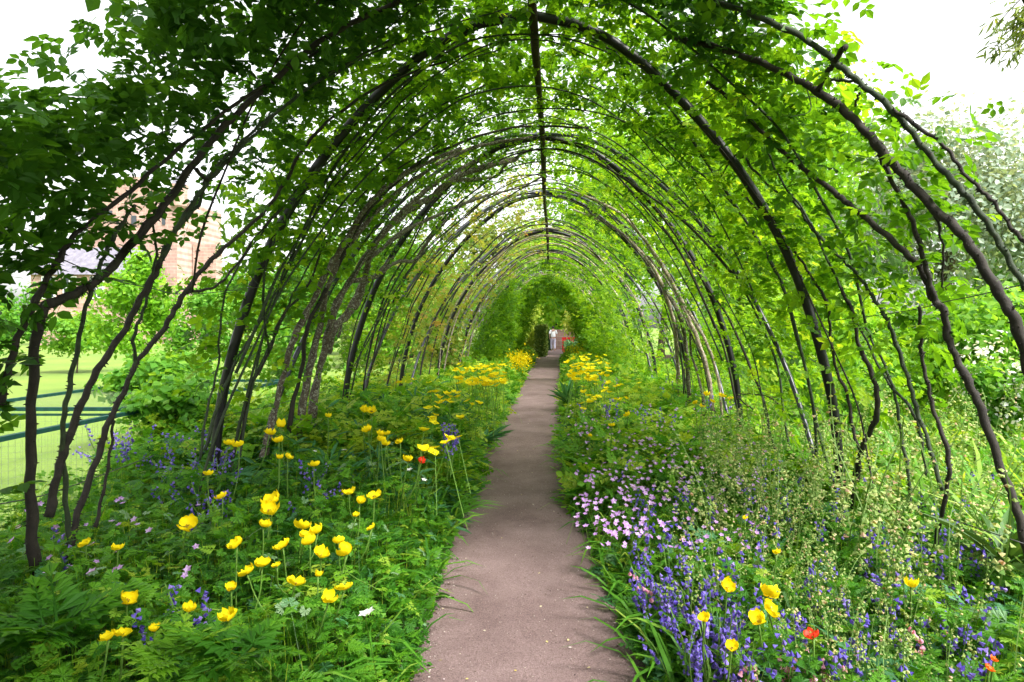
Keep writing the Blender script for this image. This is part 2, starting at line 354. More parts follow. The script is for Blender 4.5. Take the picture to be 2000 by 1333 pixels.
# loose grit on the near path
N = 9000; y = 2.2 + 7 * rng.random(N) ** 1.6; l, r_ = pathL(y), pathR(y); e = rng.random(N); e = np.where(rng.random(N) < .45, np.where(e < .5, e * .3, 1 - (1 - e) * .3), e)
oct_ = (A3([(1, 0, 0), (-1, 0, 0), (0, 1, 0), (0, -1, 0), (0, 0, .7), (0, 0, -.3)]), np.array([(0, 2, 4), (2, 1, 4), (1, 3, 4), (3, 0, 4)]))
a = Acc(); a.scatter(oct_, np.stack([l + (r_ - l) * e, y, .012 + .017 * (1 - (2 * e - 1) ** 2)], 1), euler(rng.random(N) * 6, rng.normal(size=N) * .3, rng.normal(size=N) * .3), .0018 + .0035 * rng.random(N) ** 3, rng.random(N))
M['grit'] = leaf_mat('grit', [(0, (.07, .05, .045)), (.6, (.26, .19, .17)), (1, (.5, .44, .4))], .02, 1, .9)
o = a.build('grit', M['grit']); tag(o, 'fine loose grit scattered over the brown garden path', 'grit', kind='stuff')

# ------------------------------------------------------------------ the iron tunnel frame
frame = empty('arch_tunnel_frame', (0, 5, 0)); tag(frame, 'black metal hooped tunnel frame standing over the path and carrying the roses', 'rose arch')
frame.location = (0, 0, 0)
RINGS = [2.1, 4.96, 7.82, 10.7, 13.6, 16.5, 19.4, 22.3, 25.2, 28.1, 31.0]
tt = np.linspace(-1, 1, 61)
for i, y in enumerate(RINGS[:9]):
    P, _ = shell(tt, y); P = P + np.array([-.06 if i == 1 else 0, 0, 0]); a = Acc(); tube(a, P, .037 if i < 3 else .033, 10); a.build('hoop', M['hoop'], frame, True)
for i in range(1, 7):
    y0, y1 = RINGS[i], RINGS[i + 1]
    for s in (-1, 1):
        t = np.linspace(1, 0.0, 31); f = (1 - t) ** .8
        P, _ = shell(s * t, y0 + .16 + (y1 - y0 - .16) * f, .035); a = Acc(); tube(a, P, .023, 8); o = a.build('leaning_hoop', M['hoop2'], frame, True)
a = Acc(); tube(a, np.array([(.01 * math.sin(y), y, 3.97 * SZ(y) + .012 * math.sin(y * 2.1)) for y in np.linspace(2.1, 31, 70)]), .032, 6, .06); a.build('ridge_bar', M['rust'], frame, True)
def wire(pts, name='wire', par=frame, r=.0028, m='wire'):
    a = Acc(); tube(a, crom(pts, 5), r, 5); return a.build(name, M[m], par, True)
wire([hit(0, 452), hit(200, 540), hit(290, 562), hit(370, 575), hit(520, 560)])
wire([hit(1500, 640), hit(1730, 614), hit(1850, 589), hit(1910, 577), hit(1999, 556)])
wire([hit(0, 985), hit(110, 960), hit(300, 890)]); wire([at(1860, 1015, 3.3), at(1999, 1062, 3.0)])
for z_ in (.9, 1.9, 2.9):
    for s in (-1, 1):
        t0 = np.interp(z_, prof[:, 1], 1 - (1 - pl)) ; tz = 1 - np.interp(z_, prof[:, 1], pl)
        wire([shell(np.array(s * tz), y + .0, .03)[0] + np.array([0, 0, -.02 * (k % 2)]) for k, y in enumerate(np.arange(4.96, 31, 1.43))], r=.0022)

# ------------------------------------------------------------------ climbing roses
GR = np.array([
 [.0,.05,.3,.7,.95,1.1,1.2,1.3,1.4,1.4,1.4,1.4,1.3,1,.7,.18,.03,0,0,0],
 [.0,.25,.75,.9,.85,.7,1.0,1.3,1.3,1.2,1.1,1.3,1.3,1.3,1.0,.5,.03,.0,0,0],
 [.45,.8,.85,.85,.4,.5,1.1,1.3,1.35,1.3,1.3,1.35,1.3,1.1,1.1,.8,.35,.08,.15,0],
 [.85,.9,.5,.35,.25,.7,1.1,1.1,1,1.1,1.15,1.15,1,1,1,.75,.5,.3,.1,0],
 [.8,.75,.3,.12,.22,.7,.8,.8,.7,.7,.7,.7,.8,.8,.8,.9,.6,.4,.15,0],
 [.8,.4,.08,.06,.25,.6,.6,.6,.6,.6,.6,.6,.6,.7,.8,.8,.6,.35,.15,0],
 [.2,.08,.02,.06,.25,.4,.3,.3,.4,.4,.4,.4,.4,.45,.6,.6,.6,.35,.1,0],
 [.05,.0,.0,.05,.3,.3,.2,.2,.2,.2,.2,.2,.2,.2,.35,.4,.4,.25,.05,0],
 [0,0,0,0,.1,.1,.1,.1,.1,.1,.1,.1,.1,.1,.15,.15,.15,.1,0,0]])
def dens(P, t):
    px, py = pix(P); y = P[:, 1]
    gx = np.clip(px / 100 - .5, -.49, 19.49); gy = np.clip(py / 100 - .5, -.49, 8.49)
    x0 = np.clip(np.floor(gx).astype(int), 0, 18); y0 = np.clip(np.floor(gy).astype(int), 0, 7); fx = np.clip(gx - x0, 0, 1); fy = np.clip(gy - y0, 0, 1)
    g = (GR[y0, x0] * (1 - fx) + GR[y0, x0 + 1] * fx) * (1 - fy) + (GR[y0 + 1, x0] * (1 - fx) + GR[y0 + 1, x0 + 1] * fx) * fy
    h = P[:, 2]
    off = (px < 0) | (px > 2000) | (py < 0) | (y < .4)
    go = np.where(P[:, 0] < 0, np.clip((h - 1.5) / 1.0, 0, 1) * .8, np.clip((h - 2.3) / 1.0, 0, 1) * .75)
    go = np.where((py < 0) & (px > 450) & (px < 1500) | (y < .4) & (h > 1.0), 1.6, go)  # unseen leaf above and behind the camera, thickened to shade the foreground
    go = np.where((P[:, 0] < 0) & (y > .9) & (py > 0) & (px < 0), np.where(h < 2.45, .6, .0), go)
    go = np.where((py < 0) & (y > .9) & ((px < 350) | (px > 1500)), .03, go)
    g = np.where((px > 2000) & (y > .4), .05, g)
    g = np.where(off & ~((px > 2000) & (y > .4)), go, g)
    m = np.where(y > 9, np.interp(y, [9, 10.5, 13, 15, 18, 20, 33], [.75, .6, .42, .5, .8, .95, 1]), g)
    side = np.clip((h - .5) / .8, 0, 1)
    m = np.where((y > 9) & (y < 17), m * np.where(P[:, 0] < 0, .35 + .65 * side, .55 + .45 * side), m)
    # bright gaps in the roof beyond the fourth hoop
    m = np.where((y > 9) & (y < 17) & (np.abs(t) < .42) & (t < .1), m * .85, m)
    m = np.where((y > 18.3) & (y < 22.5) & (t > -.3) & (t < .62), m * .25, m)
    return m
def lump(P, k=1.3, ph=0):
    return .5 + .5 * np.sin(P[:, 0] * 2.1 * k + ph + 1.7 * np.sin(P[:, 1] * 1.3 * k)) * np.sin(P[:, 1] * 2.6 * k + 1.3 * np.sin(P[:, 2] * 2.2 * k + ph)) * np.cos(P[:, 2] * 1.9 * k)
SPAN = [(-3, 4.2, 1.5), (4.2, 6.6, 1), (6.6, 9.3, 1), (9.3, 12.2, 1), (12.2, 17.5, .9), (17.5, 25, .9), (25, 32.5, .8)]
LBL = {
 (-1, 0): 'nearest rose on the left with thick dark thorny canes and dense leaves against the sky',
 (-1, 1): 'slender dark-caned rose climbing just behind the first black hoop on the left',
 (-1, 2): 'old rose on the left with several gnarled lichen-covered trunks bending over the path',
 (-1, 3): 'bronze-tinted rose climbing the third hoop on the left',
 (-1, 4): 'thin reddish-leaved rose on the left under the bright gap in the roof',
 (-1, 5): 'dark tangled rose on the left before the far end of the tunnel',
 (-1, 6): 'dense dark rose thicket on the left at the far mouth of the tunnel',
 (1, 0): 'nearest rose on the right with long bare thorny canes leaving the frame',
 (1, 1): 'leafy rose on the right climbing beside the foot of the first black hoop',
 (1, 2): 'light green rose on the right between the first and second hoops',
 (1, 3): 'rose on the right with a bundle of pale lichened stems behind the second hoop',
 (1, 4): 'green rose on the right beside the third hoop',
 (1, 5): 'bushy rose on the right past the pale stems with bare twigs at its foot',
 (1, 6): 'dense rose on the right at the far mouth of the tunnel'}
def curve(pts, offs=0.): return crom([hit(x, y, offs) for x, y in pts], 7)
TR = {(-1, 0): [
 ([(60, 1215), (72, 1150), (62, 1040), (60, 900), (62, 780), (72, 650), (86, 598)], [.029, .026, .024, .022, .021, .024], 'cane'),
 ([(86, 598), (150, 572), (200, 540), (270, 462), (330, 390), (380, 318), (440, 245), (520, 170), (620, 85), (720, 30), (850, -30)], [.022, .019, .018, .016], 'cane'),
 ([(95, 1010), (114, 920), (132, 860), (165, 776), (195, 716), (240, 650), (275, 582), (300, 540), (312, 512)], [.02, .018, .017], 'cane'),
 ([(309, 516), (330, 470), (350, 440), (388, 400), (405, 348), (450, 300), (520, 235), (640, 150), (800, 75), (980, 20)], [.012, .009, .006], 'green_cane'),
 ([(312, 512), (355, 430), (395, 372), (420, 340), (490, 270), (560, 205), (650, 140), (760, 80)], [.014, .010, .007], 'green_cane'),
 ([(132, 1120), (141, 1050), (156, 990), (192, 890), (210, 830), (240, 770), (270, 704), (315, 650), (340, 608), (363, 570), (405, 516), (450, 474), (510, 420), (555, 360), (590, 295), (650, 230), (760, 160), (900, 110)], [.016, .015, .014, .012, .008], 'cane'),
 ([(148, 1130), (135, 1050), (128, 965), (122, 850), (130, 785), (147, 700), (168, 600), (186, 546), (210, 486), (234, 444), (264, 400)], [.013, .011, .009], 'green_cane'),
 ([(249, 740), (264, 710), (261, 660), (275, 620), (290, 575), (305, 500), (300, 440), (306, 395)], [.009, .008, .006], 'green_cane'),
 ([(186, 1030), (204, 950), (216, 878), (222, 820)], [.009, .007], 'cane'),
 ([(0, 790), (15, 725), (39, 650), (60, 606), (99, 534), (114, 510), (150, 456), (240, 385), (350, 290), (480, 190), (620, 100)], [.015, .013, .011, .008], 'cane'),
 ([(365, 572), (420, 560), (460, 520), (510, 450), (560, 400)], [.009, .006], 'cane'),
 ([(405, 352), (390, 340), (383, 330)], [.014, .010], 'cane'), ([(378, 402), (362, 412)], [.008, .006], 'cane'),
 ], (-1, 1): [
 ([(400, 880), (430, 780), (470, 690), (520, 610), (560, 520), (600, 440), (680, 340), (800, 240), (960, 160)], [.011, .009, .007], 'green_cane'),
 ([(470, 860), (490, 760), (525, 690), (550, 620), (600, 560), (640, 470), (720, 370), (860, 280)], [.012, .010, .007], 'cane'),
 ([(455, 890), (475, 800), (500, 730), (540, 650), (562, 600), (580, 560), (650, 440)], [.009, .007], 'green_cane'),
 ([(390, 900), (405, 800), (425, 720), (430, 640), (445, 560), (500, 470), (600, 350), (720, 260)], [.008, .006], 'green_cane'),
 ([(525, 690), (515, 600), (520, 520), (560, 420), (620, 330)], [.010, .007], 'green_cane'),
 ], (-1, 2): [
 ([(600, 905), (606, 850), (616, 760), (632, 690), (655, 600), (690, 540), (735, 470), (800, 400), (870, 345), (950, 305)], [.045, .04, .036, .032, .027, .022], 'lichen'),
 ([(578, 900), (590, 800), (605, 720), (625, 640), (640, 560), (675, 490), (730, 420), (810, 350), (920, 290), (1040, 268)], [.034, .03, .027, .023, .018], 'lichen'),
 ([(512, 900), (530, 830), (552, 740), (575, 660), (605, 600), (640, 530), (670, 480), (720, 400), (790, 340), (900, 290)], [.03, .027, .024, .018], 'lichen'),
 ([(640, 690), (655, 640), (690, 600), (712, 545), (722, 500), (745, 460), (800, 410), (850, 380), (905, 340), (1010, 310)], [.04, .036, .034, .03], 'lichen'),
 ([(690, 550), (734, 540), (760, 520), (785, 510), (809, 510), (830, 480), (850, 450), (881, 420)], [.03, .022, .02, .014], 'lichen'),
 ([(722, 505), (788, 453), (830, 432), (890, 405), (935, 387), (980, 375), (1020, 366), (1060, 345)], [.026, .022, .018, .015], 'lichen'),
 ([(830, 400), (872, 357), (920, 351), (968, 345), (985, 325), (1000, 312), (1040, 290)], [.024, .022, .020, .014], 'lichen'),
 ([(562, 900), (570, 800), (590, 720), (600, 640), (640, 560), (700, 440), (760, 370), (850, 300), (1000, 250), (1150, 250)], [.02, .018, .012], 'cane'),
 ([(660, 660), (680, 600), (730, 540), (770, 500)], [.016, .012], 'lichen'),
 ], (1, 0): [
 ([(1320, 75), (1415, 98), (1510, 133), (1594, 178), (1650, 217), (1702, 270), (1730, 305), (1765, 343), (1820, 404), (1880, 460), (1919, 520), (1955, 580), (1985, 634), (2010, 720), (2040, 850), (2060, 1000)], [.018, .021, .023, .023, .024, .026], 'cane'),
 ([(1380, 160), (1419, 189), (1454, 224), (1506, 276), (1541, 308), (1587, 343), (1632, 378), (1658, 400), (1700, 433), (1760, 487), (1799, 526), (1820, 580), (1844, 610), (1850, 655), (1868, 700), (1895, 754), (1916, 800), (1950, 900), (1990, 1010), (2010, 1100)], [.012, .015, .018, .02, .022], 'cane'),
 ([(1716, 301), (1737, 343), (1766, 400), (1784, 439), (1802, 499), (1814, 544), (1828, 592)], [.011, .013], 'cane'),
 ([(1300, -30), (1387, 0), (1475, 31), (1573, 77), (1632, 122), (1678, 161), (1734, 206), (1783, 262), (1825, 315), (1867, 360), (1902, 400), (1940, 454), (1970, 508), (2005, 566)], [.016, .015, .014, .013], 'green_cane'),
 ([(1734, 206), (1783, 241), (1846, 287), (1877, 332), (1916, 371), (1944, 400), (1972, 440), (2003, 476)], [.009, .008], 'cane'),
 ([(1597, 177), (1615, 145), (1632, 118), (1650, 91)], [.014, .012, .013], 'cane'),
 ([(1597, 160), (1640, 157), (1678, 161)], [.009, .008], 'green_cane'),
 ([(1796, 600), (1799, 670), (1802, 706), (1814, 760), (1823, 800), (1850, 880), (1852, 940), (1838, 1010), (1822, 1080), (1798, 1160)], [.010, .011, .013, .015], 'cane'),
 ([(1820, 400), (1835, 450), (1843, 500), (1838, 560)], [.006, .005], 'cane'),
 ([(1670, 209), (1675, 190), (1680, 180)], [.006, .003], 'cane'),
 ], (1, 1): [
 ([(1405, 350), (1440, 300), (1470, 330), (1520, 380), (1556, 400), (1580, 439), (1610, 472), (1646, 508), (1676, 538), (1700, 574), (1724, 610), (1739, 640), (1760, 700), (1778, 754), (1790, 800), (1815, 870), (1840, 960)], [.008, .010, .012, .012], 'green_cane'),
 ([(1450, 380), (1510, 440), (1562, 505), (1586, 544), (1610, 580), (1619, 610), (1622, 655), (1634, 725), (1655, 770), (1664, 830), (1679, 890), (1676, 940)], [.008, .011, .013], 'cane'),
 ([(1640, 560), (1665, 610), (1676, 670), (1700, 724), (1713, 770), (1710, 820), (1690, 860), (1672, 920), (1663, 990), (1658, 1050)], [.010, .015, .02, .022], 'cane'),
 ([(1690, 640), (1730, 720), (1750, 780), (1760, 850), (1775, 930), (1778, 1000)], [.008, .010], 'green_cane'),
 ([(1500, 300), (1530, 360), (1580, 430), (1640, 560), (1680, 640), (1730, 740), (1780, 800), (1800, 860), (1808, 930)], [.007, .009], 'green_cane'),
 ([(1470, 800), (1440, 775), (1455, 770), (1500, 775), (1530, 800)], [.008, .007], 'cane'),
 ], (1, 3): [
 ([(1328, 850), (1326, 760), (1322, 690), (1316, 630), (1290, 550), (1250, 490), (1190, 440), (1120, 410)], [.04, .036, .032, .026, .018], 'pale_bark'),
 ([(1352, 850), (1345, 760), (1340, 680), (1325, 610), (1280, 540), (1220, 460), (1150, 415)], [.034, .03, .02], 'lichen'),
 ([(1395, 850), (1385, 740), (1365, 670), (1335, 600), (1300, 530), (1260, 470), (1200, 410), (1110, 370)], [.03, .026, .018], 'pale_bark'),
 ([(1415, 850), (1402, 740), (1380, 670), (1345, 610), (1310, 550), (1265, 480), (1210, 400)], [.022, .018, .012], 'pale_bark'),
 ([(1375, 850), (1372, 770), (1350, 690), (1345, 640), (1310, 560), (1265, 500)], [.02, .014], 'lichen')]}
leafmeshes = []
for k, s in enumerate(SPR6):
    a = Acc(); n = len(s[0]); a.add(s[0], s[1], np.clip(.45 + .2 * rng.normal(size=n) * .3, 0, 1)); leafmeshes.append(a.mesh('rose_leaf', M['rose']))
for k, s in enumerate(SPR6):
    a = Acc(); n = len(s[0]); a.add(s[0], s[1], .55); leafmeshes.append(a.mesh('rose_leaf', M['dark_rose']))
def rose(side, k):
    y0, y1, dn = SPAN[k]
    base = (side * 2.43, max(y0, 2.6) * .5 + y1 * .5 if k else 3.3, 0)
    root = empty('climbing_rose', base); tag(root, LBL[(side, k)], 'climbing rose')
    inv = np.array(base)
    # canes traced where the photograph shows them, others grown along the tunnel's skin
    for pts, rad, mm in TR.get((side, k), []):
        P = curve(pts, -.10 if k in (2, 3) else -.03); P = P + .004 * np.sin(np.arange(len(P))[:, None] * [1.3, .9, 1.7])
        near = P[:, 1].min() < 6.2
        a = Acc(); tube(a, P - inv, rad, 9 if near else 7, .10 if mm in ('lichen', 'pale_bark') else .05, thorns=(55 if near and mm in ('cane', 'green_cane') else (20 if k < 3 and mm in ('cane',) else 0)))
        if mm in ('lichen', 'pale_bark'):     # lichen tufts and spurs
            pass
        a.build('cane', M[mm], root, True)
    nx = [1, 6, 7, 9, 10, 14, 12][k]
    cm = ['cane', 'green_cane', 'cane', 'cane', 'pale_bark', 'pale_bark', 'cane'][k]
    for i in range(nx):
        t_end = rng.uniform(-.15, .45) if k else rng.uniform(-.1, .3)
        yb = rng.uniform(max(y0, 1.2) if k == 0 else y0, y1)
        if k == 0: yb = rng.uniform(3.0, 4.2)
        t = np.linspace(1, 0 - t_end if True else 0, 14) if rng.random() < .7 else np.linspace(rng.uniform(.5, .75), -rng.uniform(.1, .5), 12)
        drift = rng.uniform(-.9, 2.0) if y1 < 30 else rng.uniform(-1, .2)
        f = (t[0] - t) / (t[0] - t[-1]); yy = yb + drift * f + .14 * np.sin(f * rng.uniform(4, 12) + rng.random() * 6)
        P, _ = shell(-t if side < 0 else t, yy, 0); P2, nn = shell(-t if side < 0 else t, yy, 0)
        P = P + nn * (-(rng.random() * .10) + .04 * np.sin(f * rng.uniform(4, 12) + rng.random() * 6))[:, None]
        P = P + rng.normal(size=P.shape) * .012
        r0 = rng.uniform(.005, .015) * (1.3 if k > 3 else 1)
        a = Acc(); tube(a, crom(P, 4) - inv, [r0, r0 * .9, r0 * .5], 6 if k < 3 else 4, .05, thorns=22 if k < 2 else 0); a.build('cane', M[cm if rng.random() < .7 else 'green_cane'], root, True)
    # side twigs
    a = Acc()
    for i in range([60, 60, 50, 50, 60, 60, 60][k]):
        t = side * rng.uniform(0.02, .85); yy = rng.uniform(max(y0, .8), y1); P0, n0 = shell(np.array(t), yy)
        dq = dens(P0[None], np.array([t]))[0]
        if dq < .3 or rng.random() > dq + .12: continue
        d = nrm(rng.normal(size=3) + n0 * .2 + np.array([0, 0, .1])); L = rng.uniform(.12, .5)
        P = crom([P0 - inv, P0 + d * L * .5 + rng.normal(size=3) * .03 - inv, P0 + d * L + rng.normal(size=3) * .05 - inv], 4); tube(a, P, [.0035, .0015], 4)
    if a.n: o = a.build('twigs', M['green_cane'], root); tag(o, kind='stuff')
    # foliage
    area = (y1 - y0) * (5.2 if k > 1 else (6.6 if side < 0 else 3.6))
    per = [600, 400, 290, 200, 180, 340, 300][k]
    Nn = int(area * per); t = (side * rng.random(Nn) * .93) if k > 1 else (-rng.uniform(-.28, .93, Nn) if side < 0 else rng.uniform(.28, .93, Nn)); yy = rng.uniform(y0, y1, Nn)
    P, nn = shell(t, yy); dd = dens(P, t); lm = lump(P, 1.5, k)
    dd = np.where(dd < .09, 0, dd)
    keep = rng.random(Nn) < np.clip(dd ** 1.25 * ((1.2 * lm + .40) if k < 5 else (.15 + 1.7 * np.clip(lm - .25, 0, 1))), 0, 1.0) ; P, nn, t, dd, lm = P[keep], nn[keep], t[keep], dd[keep], lm[keep]
    n = len(P); thick = [.16, .18, .2, .2, .22, .45, .6][k]
    offs = np.abs(rng.normal(size=n)) * thick * 1.1 - .03
    if k > 4 or (k == 4 and side > 0):
        deep = np.clip((np.abs(t) - .18) / .35, 0, 1) * (.52 if k > 4 else .55) * (.6 + .8 * lump(P, .8, 3)) + (.42 if k > 4 else .12)
        offs = .2 - (rng.random(n) ** .8) * deep
    P = P + nn * offs[:, None] + rng.normal(size=(n, 3)) * .05
    # sprigs near the edge of the mass stand out into the sky
    up = np.array([0, 0, 1.]); N_ = nrm(.55 * nn + .8 * up + rng.normal(size=(n, 3)) * .55)
    Rm = frames(N_); tint = np.clip(.42 + .16 * rng.normal(size=n) + .18 * (lm - .5) + .12 * (P[:, 1] > 4.6) + .1 * (side > 0) , 0, 1)
    sz = (.145 if k < 2 else .14) * (1 + .25 * rng.normal(size=n)).clip(.55, 1.5)
    if k > 2: sz = sz * 1.15
    back = P[:, 1] < .5; sz = np.where(back, sz * 1.7, sz)
    if k > 4: sz = sz * 1.25
    T = SPR6 if k < 2 else SPR4
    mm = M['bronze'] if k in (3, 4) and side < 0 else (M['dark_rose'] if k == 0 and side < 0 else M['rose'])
    ind = np.zeros(n, bool)
    if k < 2:
        px, py = pix(P); vis = (px > 0) & (px < 2000) & (py > 0) & (P[:, 1] > .5) & (P[:, 1] < 6)
        score = np.where(vis, P[:, 1] + rng.random(n) * (1.0 if k == 0 else .5), 99); idx = np.argsort(score)[:150 if k == 0 else 40]; ind[idx[score[idx] < 50]] = True
        from mathutils import Matrix
        for i in np.where(ind)[0]:
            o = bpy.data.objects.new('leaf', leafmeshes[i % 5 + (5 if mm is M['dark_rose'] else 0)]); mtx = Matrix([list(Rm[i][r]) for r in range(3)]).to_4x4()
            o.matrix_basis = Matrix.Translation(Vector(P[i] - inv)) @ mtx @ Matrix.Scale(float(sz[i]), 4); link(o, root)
    a = Acc(); P = P - inv
    for q in range(len(T)):
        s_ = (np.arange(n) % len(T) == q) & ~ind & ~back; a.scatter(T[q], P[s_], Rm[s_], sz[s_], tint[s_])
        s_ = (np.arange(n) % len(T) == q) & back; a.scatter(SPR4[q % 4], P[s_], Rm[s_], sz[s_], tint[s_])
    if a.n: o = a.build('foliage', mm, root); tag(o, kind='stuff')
for s in (-1, 1):
    for k in range(7): rose(s, k)

# ------------------------------------------------------------------ bed planting
def hL(x, y): return np.interp(y, [1, 3, 4.6, 6.2, 8, 12, 32], [.38, .40, .48, .70, .66, .60, .52]) * np.clip(.30 + (pathL(y) - x) / .42, 0, 1)
def hR(x, y): return np.interp(y, [1, 3, 4.6, 6.2, 9, 14, 32], [.36, .34, .30, .34, .45, .55, .55]) * np.clip(.30 + (x - pathR(y)) / .42, 0, 1)
def bump2(x, y, s=1.): return np.sin(x * 3.1 * s + 2 * np.sin(y * 1.7 * s)) * np.sin(y * 2.7 * s + 1.5 * np.sin(x * 2.3 * s))
def bedpos(side, n, y0, y1, wmax, pw=1.6, edge=.08):
    y = y0 + (y1 - y0) * rng.random(n) ** pw; u = rng.random(n) ** 1.15 * wmax - edge
    x = np.where(side < 0, pathL(y) - u, pathR(y) + u); return x, y
def planting(side, y0, y1, n, wmax, tm, mat_, szr, name_acc, tilt=.45, tb=.45, zr=(.25, 1.05), stalk=True):
    x, y = bedpos(side, n, y0, y1, wmax); H = (hL if side < 0 else hR)(x, y) * (1 + .22 * bump2(x, y, 1.3))
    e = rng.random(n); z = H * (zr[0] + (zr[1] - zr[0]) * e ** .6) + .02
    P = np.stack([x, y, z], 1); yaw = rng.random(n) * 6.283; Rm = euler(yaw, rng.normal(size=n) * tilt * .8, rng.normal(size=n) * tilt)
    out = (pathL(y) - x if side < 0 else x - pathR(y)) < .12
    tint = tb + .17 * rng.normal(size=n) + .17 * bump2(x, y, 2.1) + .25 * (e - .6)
    s_ = rng.uniform(*szr, n)
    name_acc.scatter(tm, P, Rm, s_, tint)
    if stalk:
        q = rng.random(n) < .5
        name_acc.scatter(STALK, P[q], euler(yaw[q], rng.normal(size=q.sum()) * .12, rng.normal(size=q.sum()) * .12), np.stack([np.full(q.sum(), .0032), np.ones(q.sum()), z[q]], 1), np.clip(tint[q] + .3, 0, 1))
for side, nm in ((-1, 'left'), (1, 'right')):
    a = Acc()
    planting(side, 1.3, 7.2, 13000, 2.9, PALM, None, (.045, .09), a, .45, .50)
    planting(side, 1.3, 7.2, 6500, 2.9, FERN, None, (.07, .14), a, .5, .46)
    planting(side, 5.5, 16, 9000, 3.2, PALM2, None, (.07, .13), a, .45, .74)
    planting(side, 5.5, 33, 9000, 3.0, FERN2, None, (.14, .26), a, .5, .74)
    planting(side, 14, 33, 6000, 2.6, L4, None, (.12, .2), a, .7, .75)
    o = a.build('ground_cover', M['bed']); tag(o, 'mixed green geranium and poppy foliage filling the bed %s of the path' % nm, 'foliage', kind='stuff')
    a = Acc(); planting(side, 1.3, 9, 3200, 3.2, BLADE, None, (.18, .42), a, .25, .5, (0, .35), False)
    n = 1500; y = 2.3 + 14 * rng.random(n) ** 1.5; x = (pathL(y) - .03 if side < 0 else pathR(y) + .03) + side * .14 * rng.random(n)
    a.scatter(BLADE, np.stack([x, y, np.full(n, .01)], 1), euler((R(90) if side < 0 else R(-90)) * -1 * -1 + rng.normal(size=n) * .9 + (math.pi), rng.normal(size=n) * .3, rng.normal(size=n) * .2), rng.uniform(.05, .17, n), rng.random(n) * .7)
    o = a.build('grass_blades', M['grass']); tag(o, 'long arching grass blades among the flowers %s of the path' % nm, 'grass', kind='stuff')
a = Acc()
planting(-1, 4.8, 9.5, 1500, 2.0, LANCE, None, (.12, .2), a, .5, .35); planting(1, 8, 11, 500, .8, LANCE, None, (.12, .2), a, .5, .25)
planting(1, 1.6, 4.5, 500, 2.8, FERN, None, (.12, .22), a, .5, .5); planting(-1, 1.8, 6, 500, 2.5, PALM, None, (.05, .09), a, .5, .7)
o = a.build('blue_green_foliage', M['bluegreen']); tag(o, 'blue-green leaves mixed through both flower beds', 'foliage', kind='stuff')
# rough growth outside the tunnel on both sides
a = Acc()
for sgn, xa, xb, n in ((-1, 2.5, 4.0, 5000), (1, 2.9, 7.5, 11000)):
    y = 1.2 + 20 * rng.random(n) ** 1.5; x = sgn * rng.uniform(xa, xb, n); H = (.22 if sgn < 0 else .50) * (1 + .4 * bump2(x, y, .9)); z = H * rng.random(n) ** .6
    a.scatter(PALM2, np.stack([x, y, z], 1), euler(rng.random(n) * 6.3, rng.normal(size=n) * .4, rng.normal(size=n) * .4), rng.uniform(.06, .13, n), .68 + .2 * rng.normal(size=n) + .15 * bump2(x, y, 2))
o = a.build('rough_growth', M['bed']); tag(o, 'pale green leafy ground growth outside the tunnel on both sides', 'foliage', kind='stuff')
a = Acc(); n = 5200; y = 2.5 + 14 * rng.random(n) ** 1.4; x = rng.uniform(2.6, 7.5, n)
a.scatter(BLADE, np.stack([x, y, np.zeros(n)], 1), euler(rng.random(n) * 6.3, rng.normal(size=n) * .2 + .5, rng.normal(size=n) * .2), rng.uniform(.35, .75, n), .75 + .2 * rng.normal(size=n))
o = a.build('tall_grass', M['grass']); tag(o, 'tall pale meadow grass beyond the right side of the tunnel', 'grass', kind='stuff')

# ------------------------------------------------------------------ flowers
def petal(cup, w=1.0, seed=0):
    """one broad rounded petal: width follows a circle-like outline, cupped and slightly ruffled"""
    rg = np.random.default_rng(seed); V = []; nu, nv = 7, 5; ph = rg.random() * 6; cu = min(cup, .95)
    for i in range(nv + 1):
        r = i / nv; ang = r * (.55 + .75 * cu) + .12
        yy = math.sin(ang) / (.55 + .75 * cu); zz = (1 - math.cos(ang)) / (.55 + .75 * cu) * 1.25
        wd = w * .80 * math.sqrt(max(0.0, 1 - (1 - min(1, r * 1.25)) ** 1.8)) * (1 - .50 * max(0, r - .70) / .30)
        for j in range(nu + 1):
            u = (j / nu - .5) * 2
            V.append((math.sin(u * 1.0) * wd / 1.0, yy * (1 - .18 * u * u * r) , zz + .26 * u * u * r * (.4 + cu) + .045 * r * r * math.sin(u * 6 + ph)))
    Fc = []
    for i in range(nv):
        for j in range(nu):
            p = i * (nu + 1) + j; Fc += [(p, p + 1, p + nu + 2), (p, p + nu + 2, p + nu + 1)]
    return A3(V), np.array(Fc)
PET = {}
for key, cup in (('open', .68), ('cup', 1.0), ('flat', .42)):
    for mk in ('yellow', 'orange', 'redp'):
        L = []
        for q in range(4):
            a = Acc(); v_, f_ = petal(cup + (.1 if q % 2 else 0), 1.05 if q % 2 else .95, q); a.add(v_, f_, .3 + .5 * np.repeat(np.linspace(0, 1, 6), 8)); L.append(a.mesh('petal', M[mk], True))
        PET[key, mk] = L
a = Acc()
for i in range(26):
    d = nrm(np.array([rng.normal(), rng.normal(), 1.3])); v_, f_ = strip((0, 0, 0), d * .30, .012, .03); a.add(v_, f_)
v_ = oct_[0] * .10 + [0, 0, .1]; a.add(v_, oct_[1]); CENT = a.mesh('stamens', M['stamen'])
stem_me = []
for q in range(4):
    a = Acc(); b1 = rng.normal(size=2) * .10; tube(a, crom([(b1[0], b1[1], -1), (b1[0] * .9, b1[1] * .9, -.6), (b1[0] * .1, b1[1] * .3, -.25), (0, 0, 0)], 4), .0038, 5); stem_me.append(a.mesh('stem', M['stem'], True))
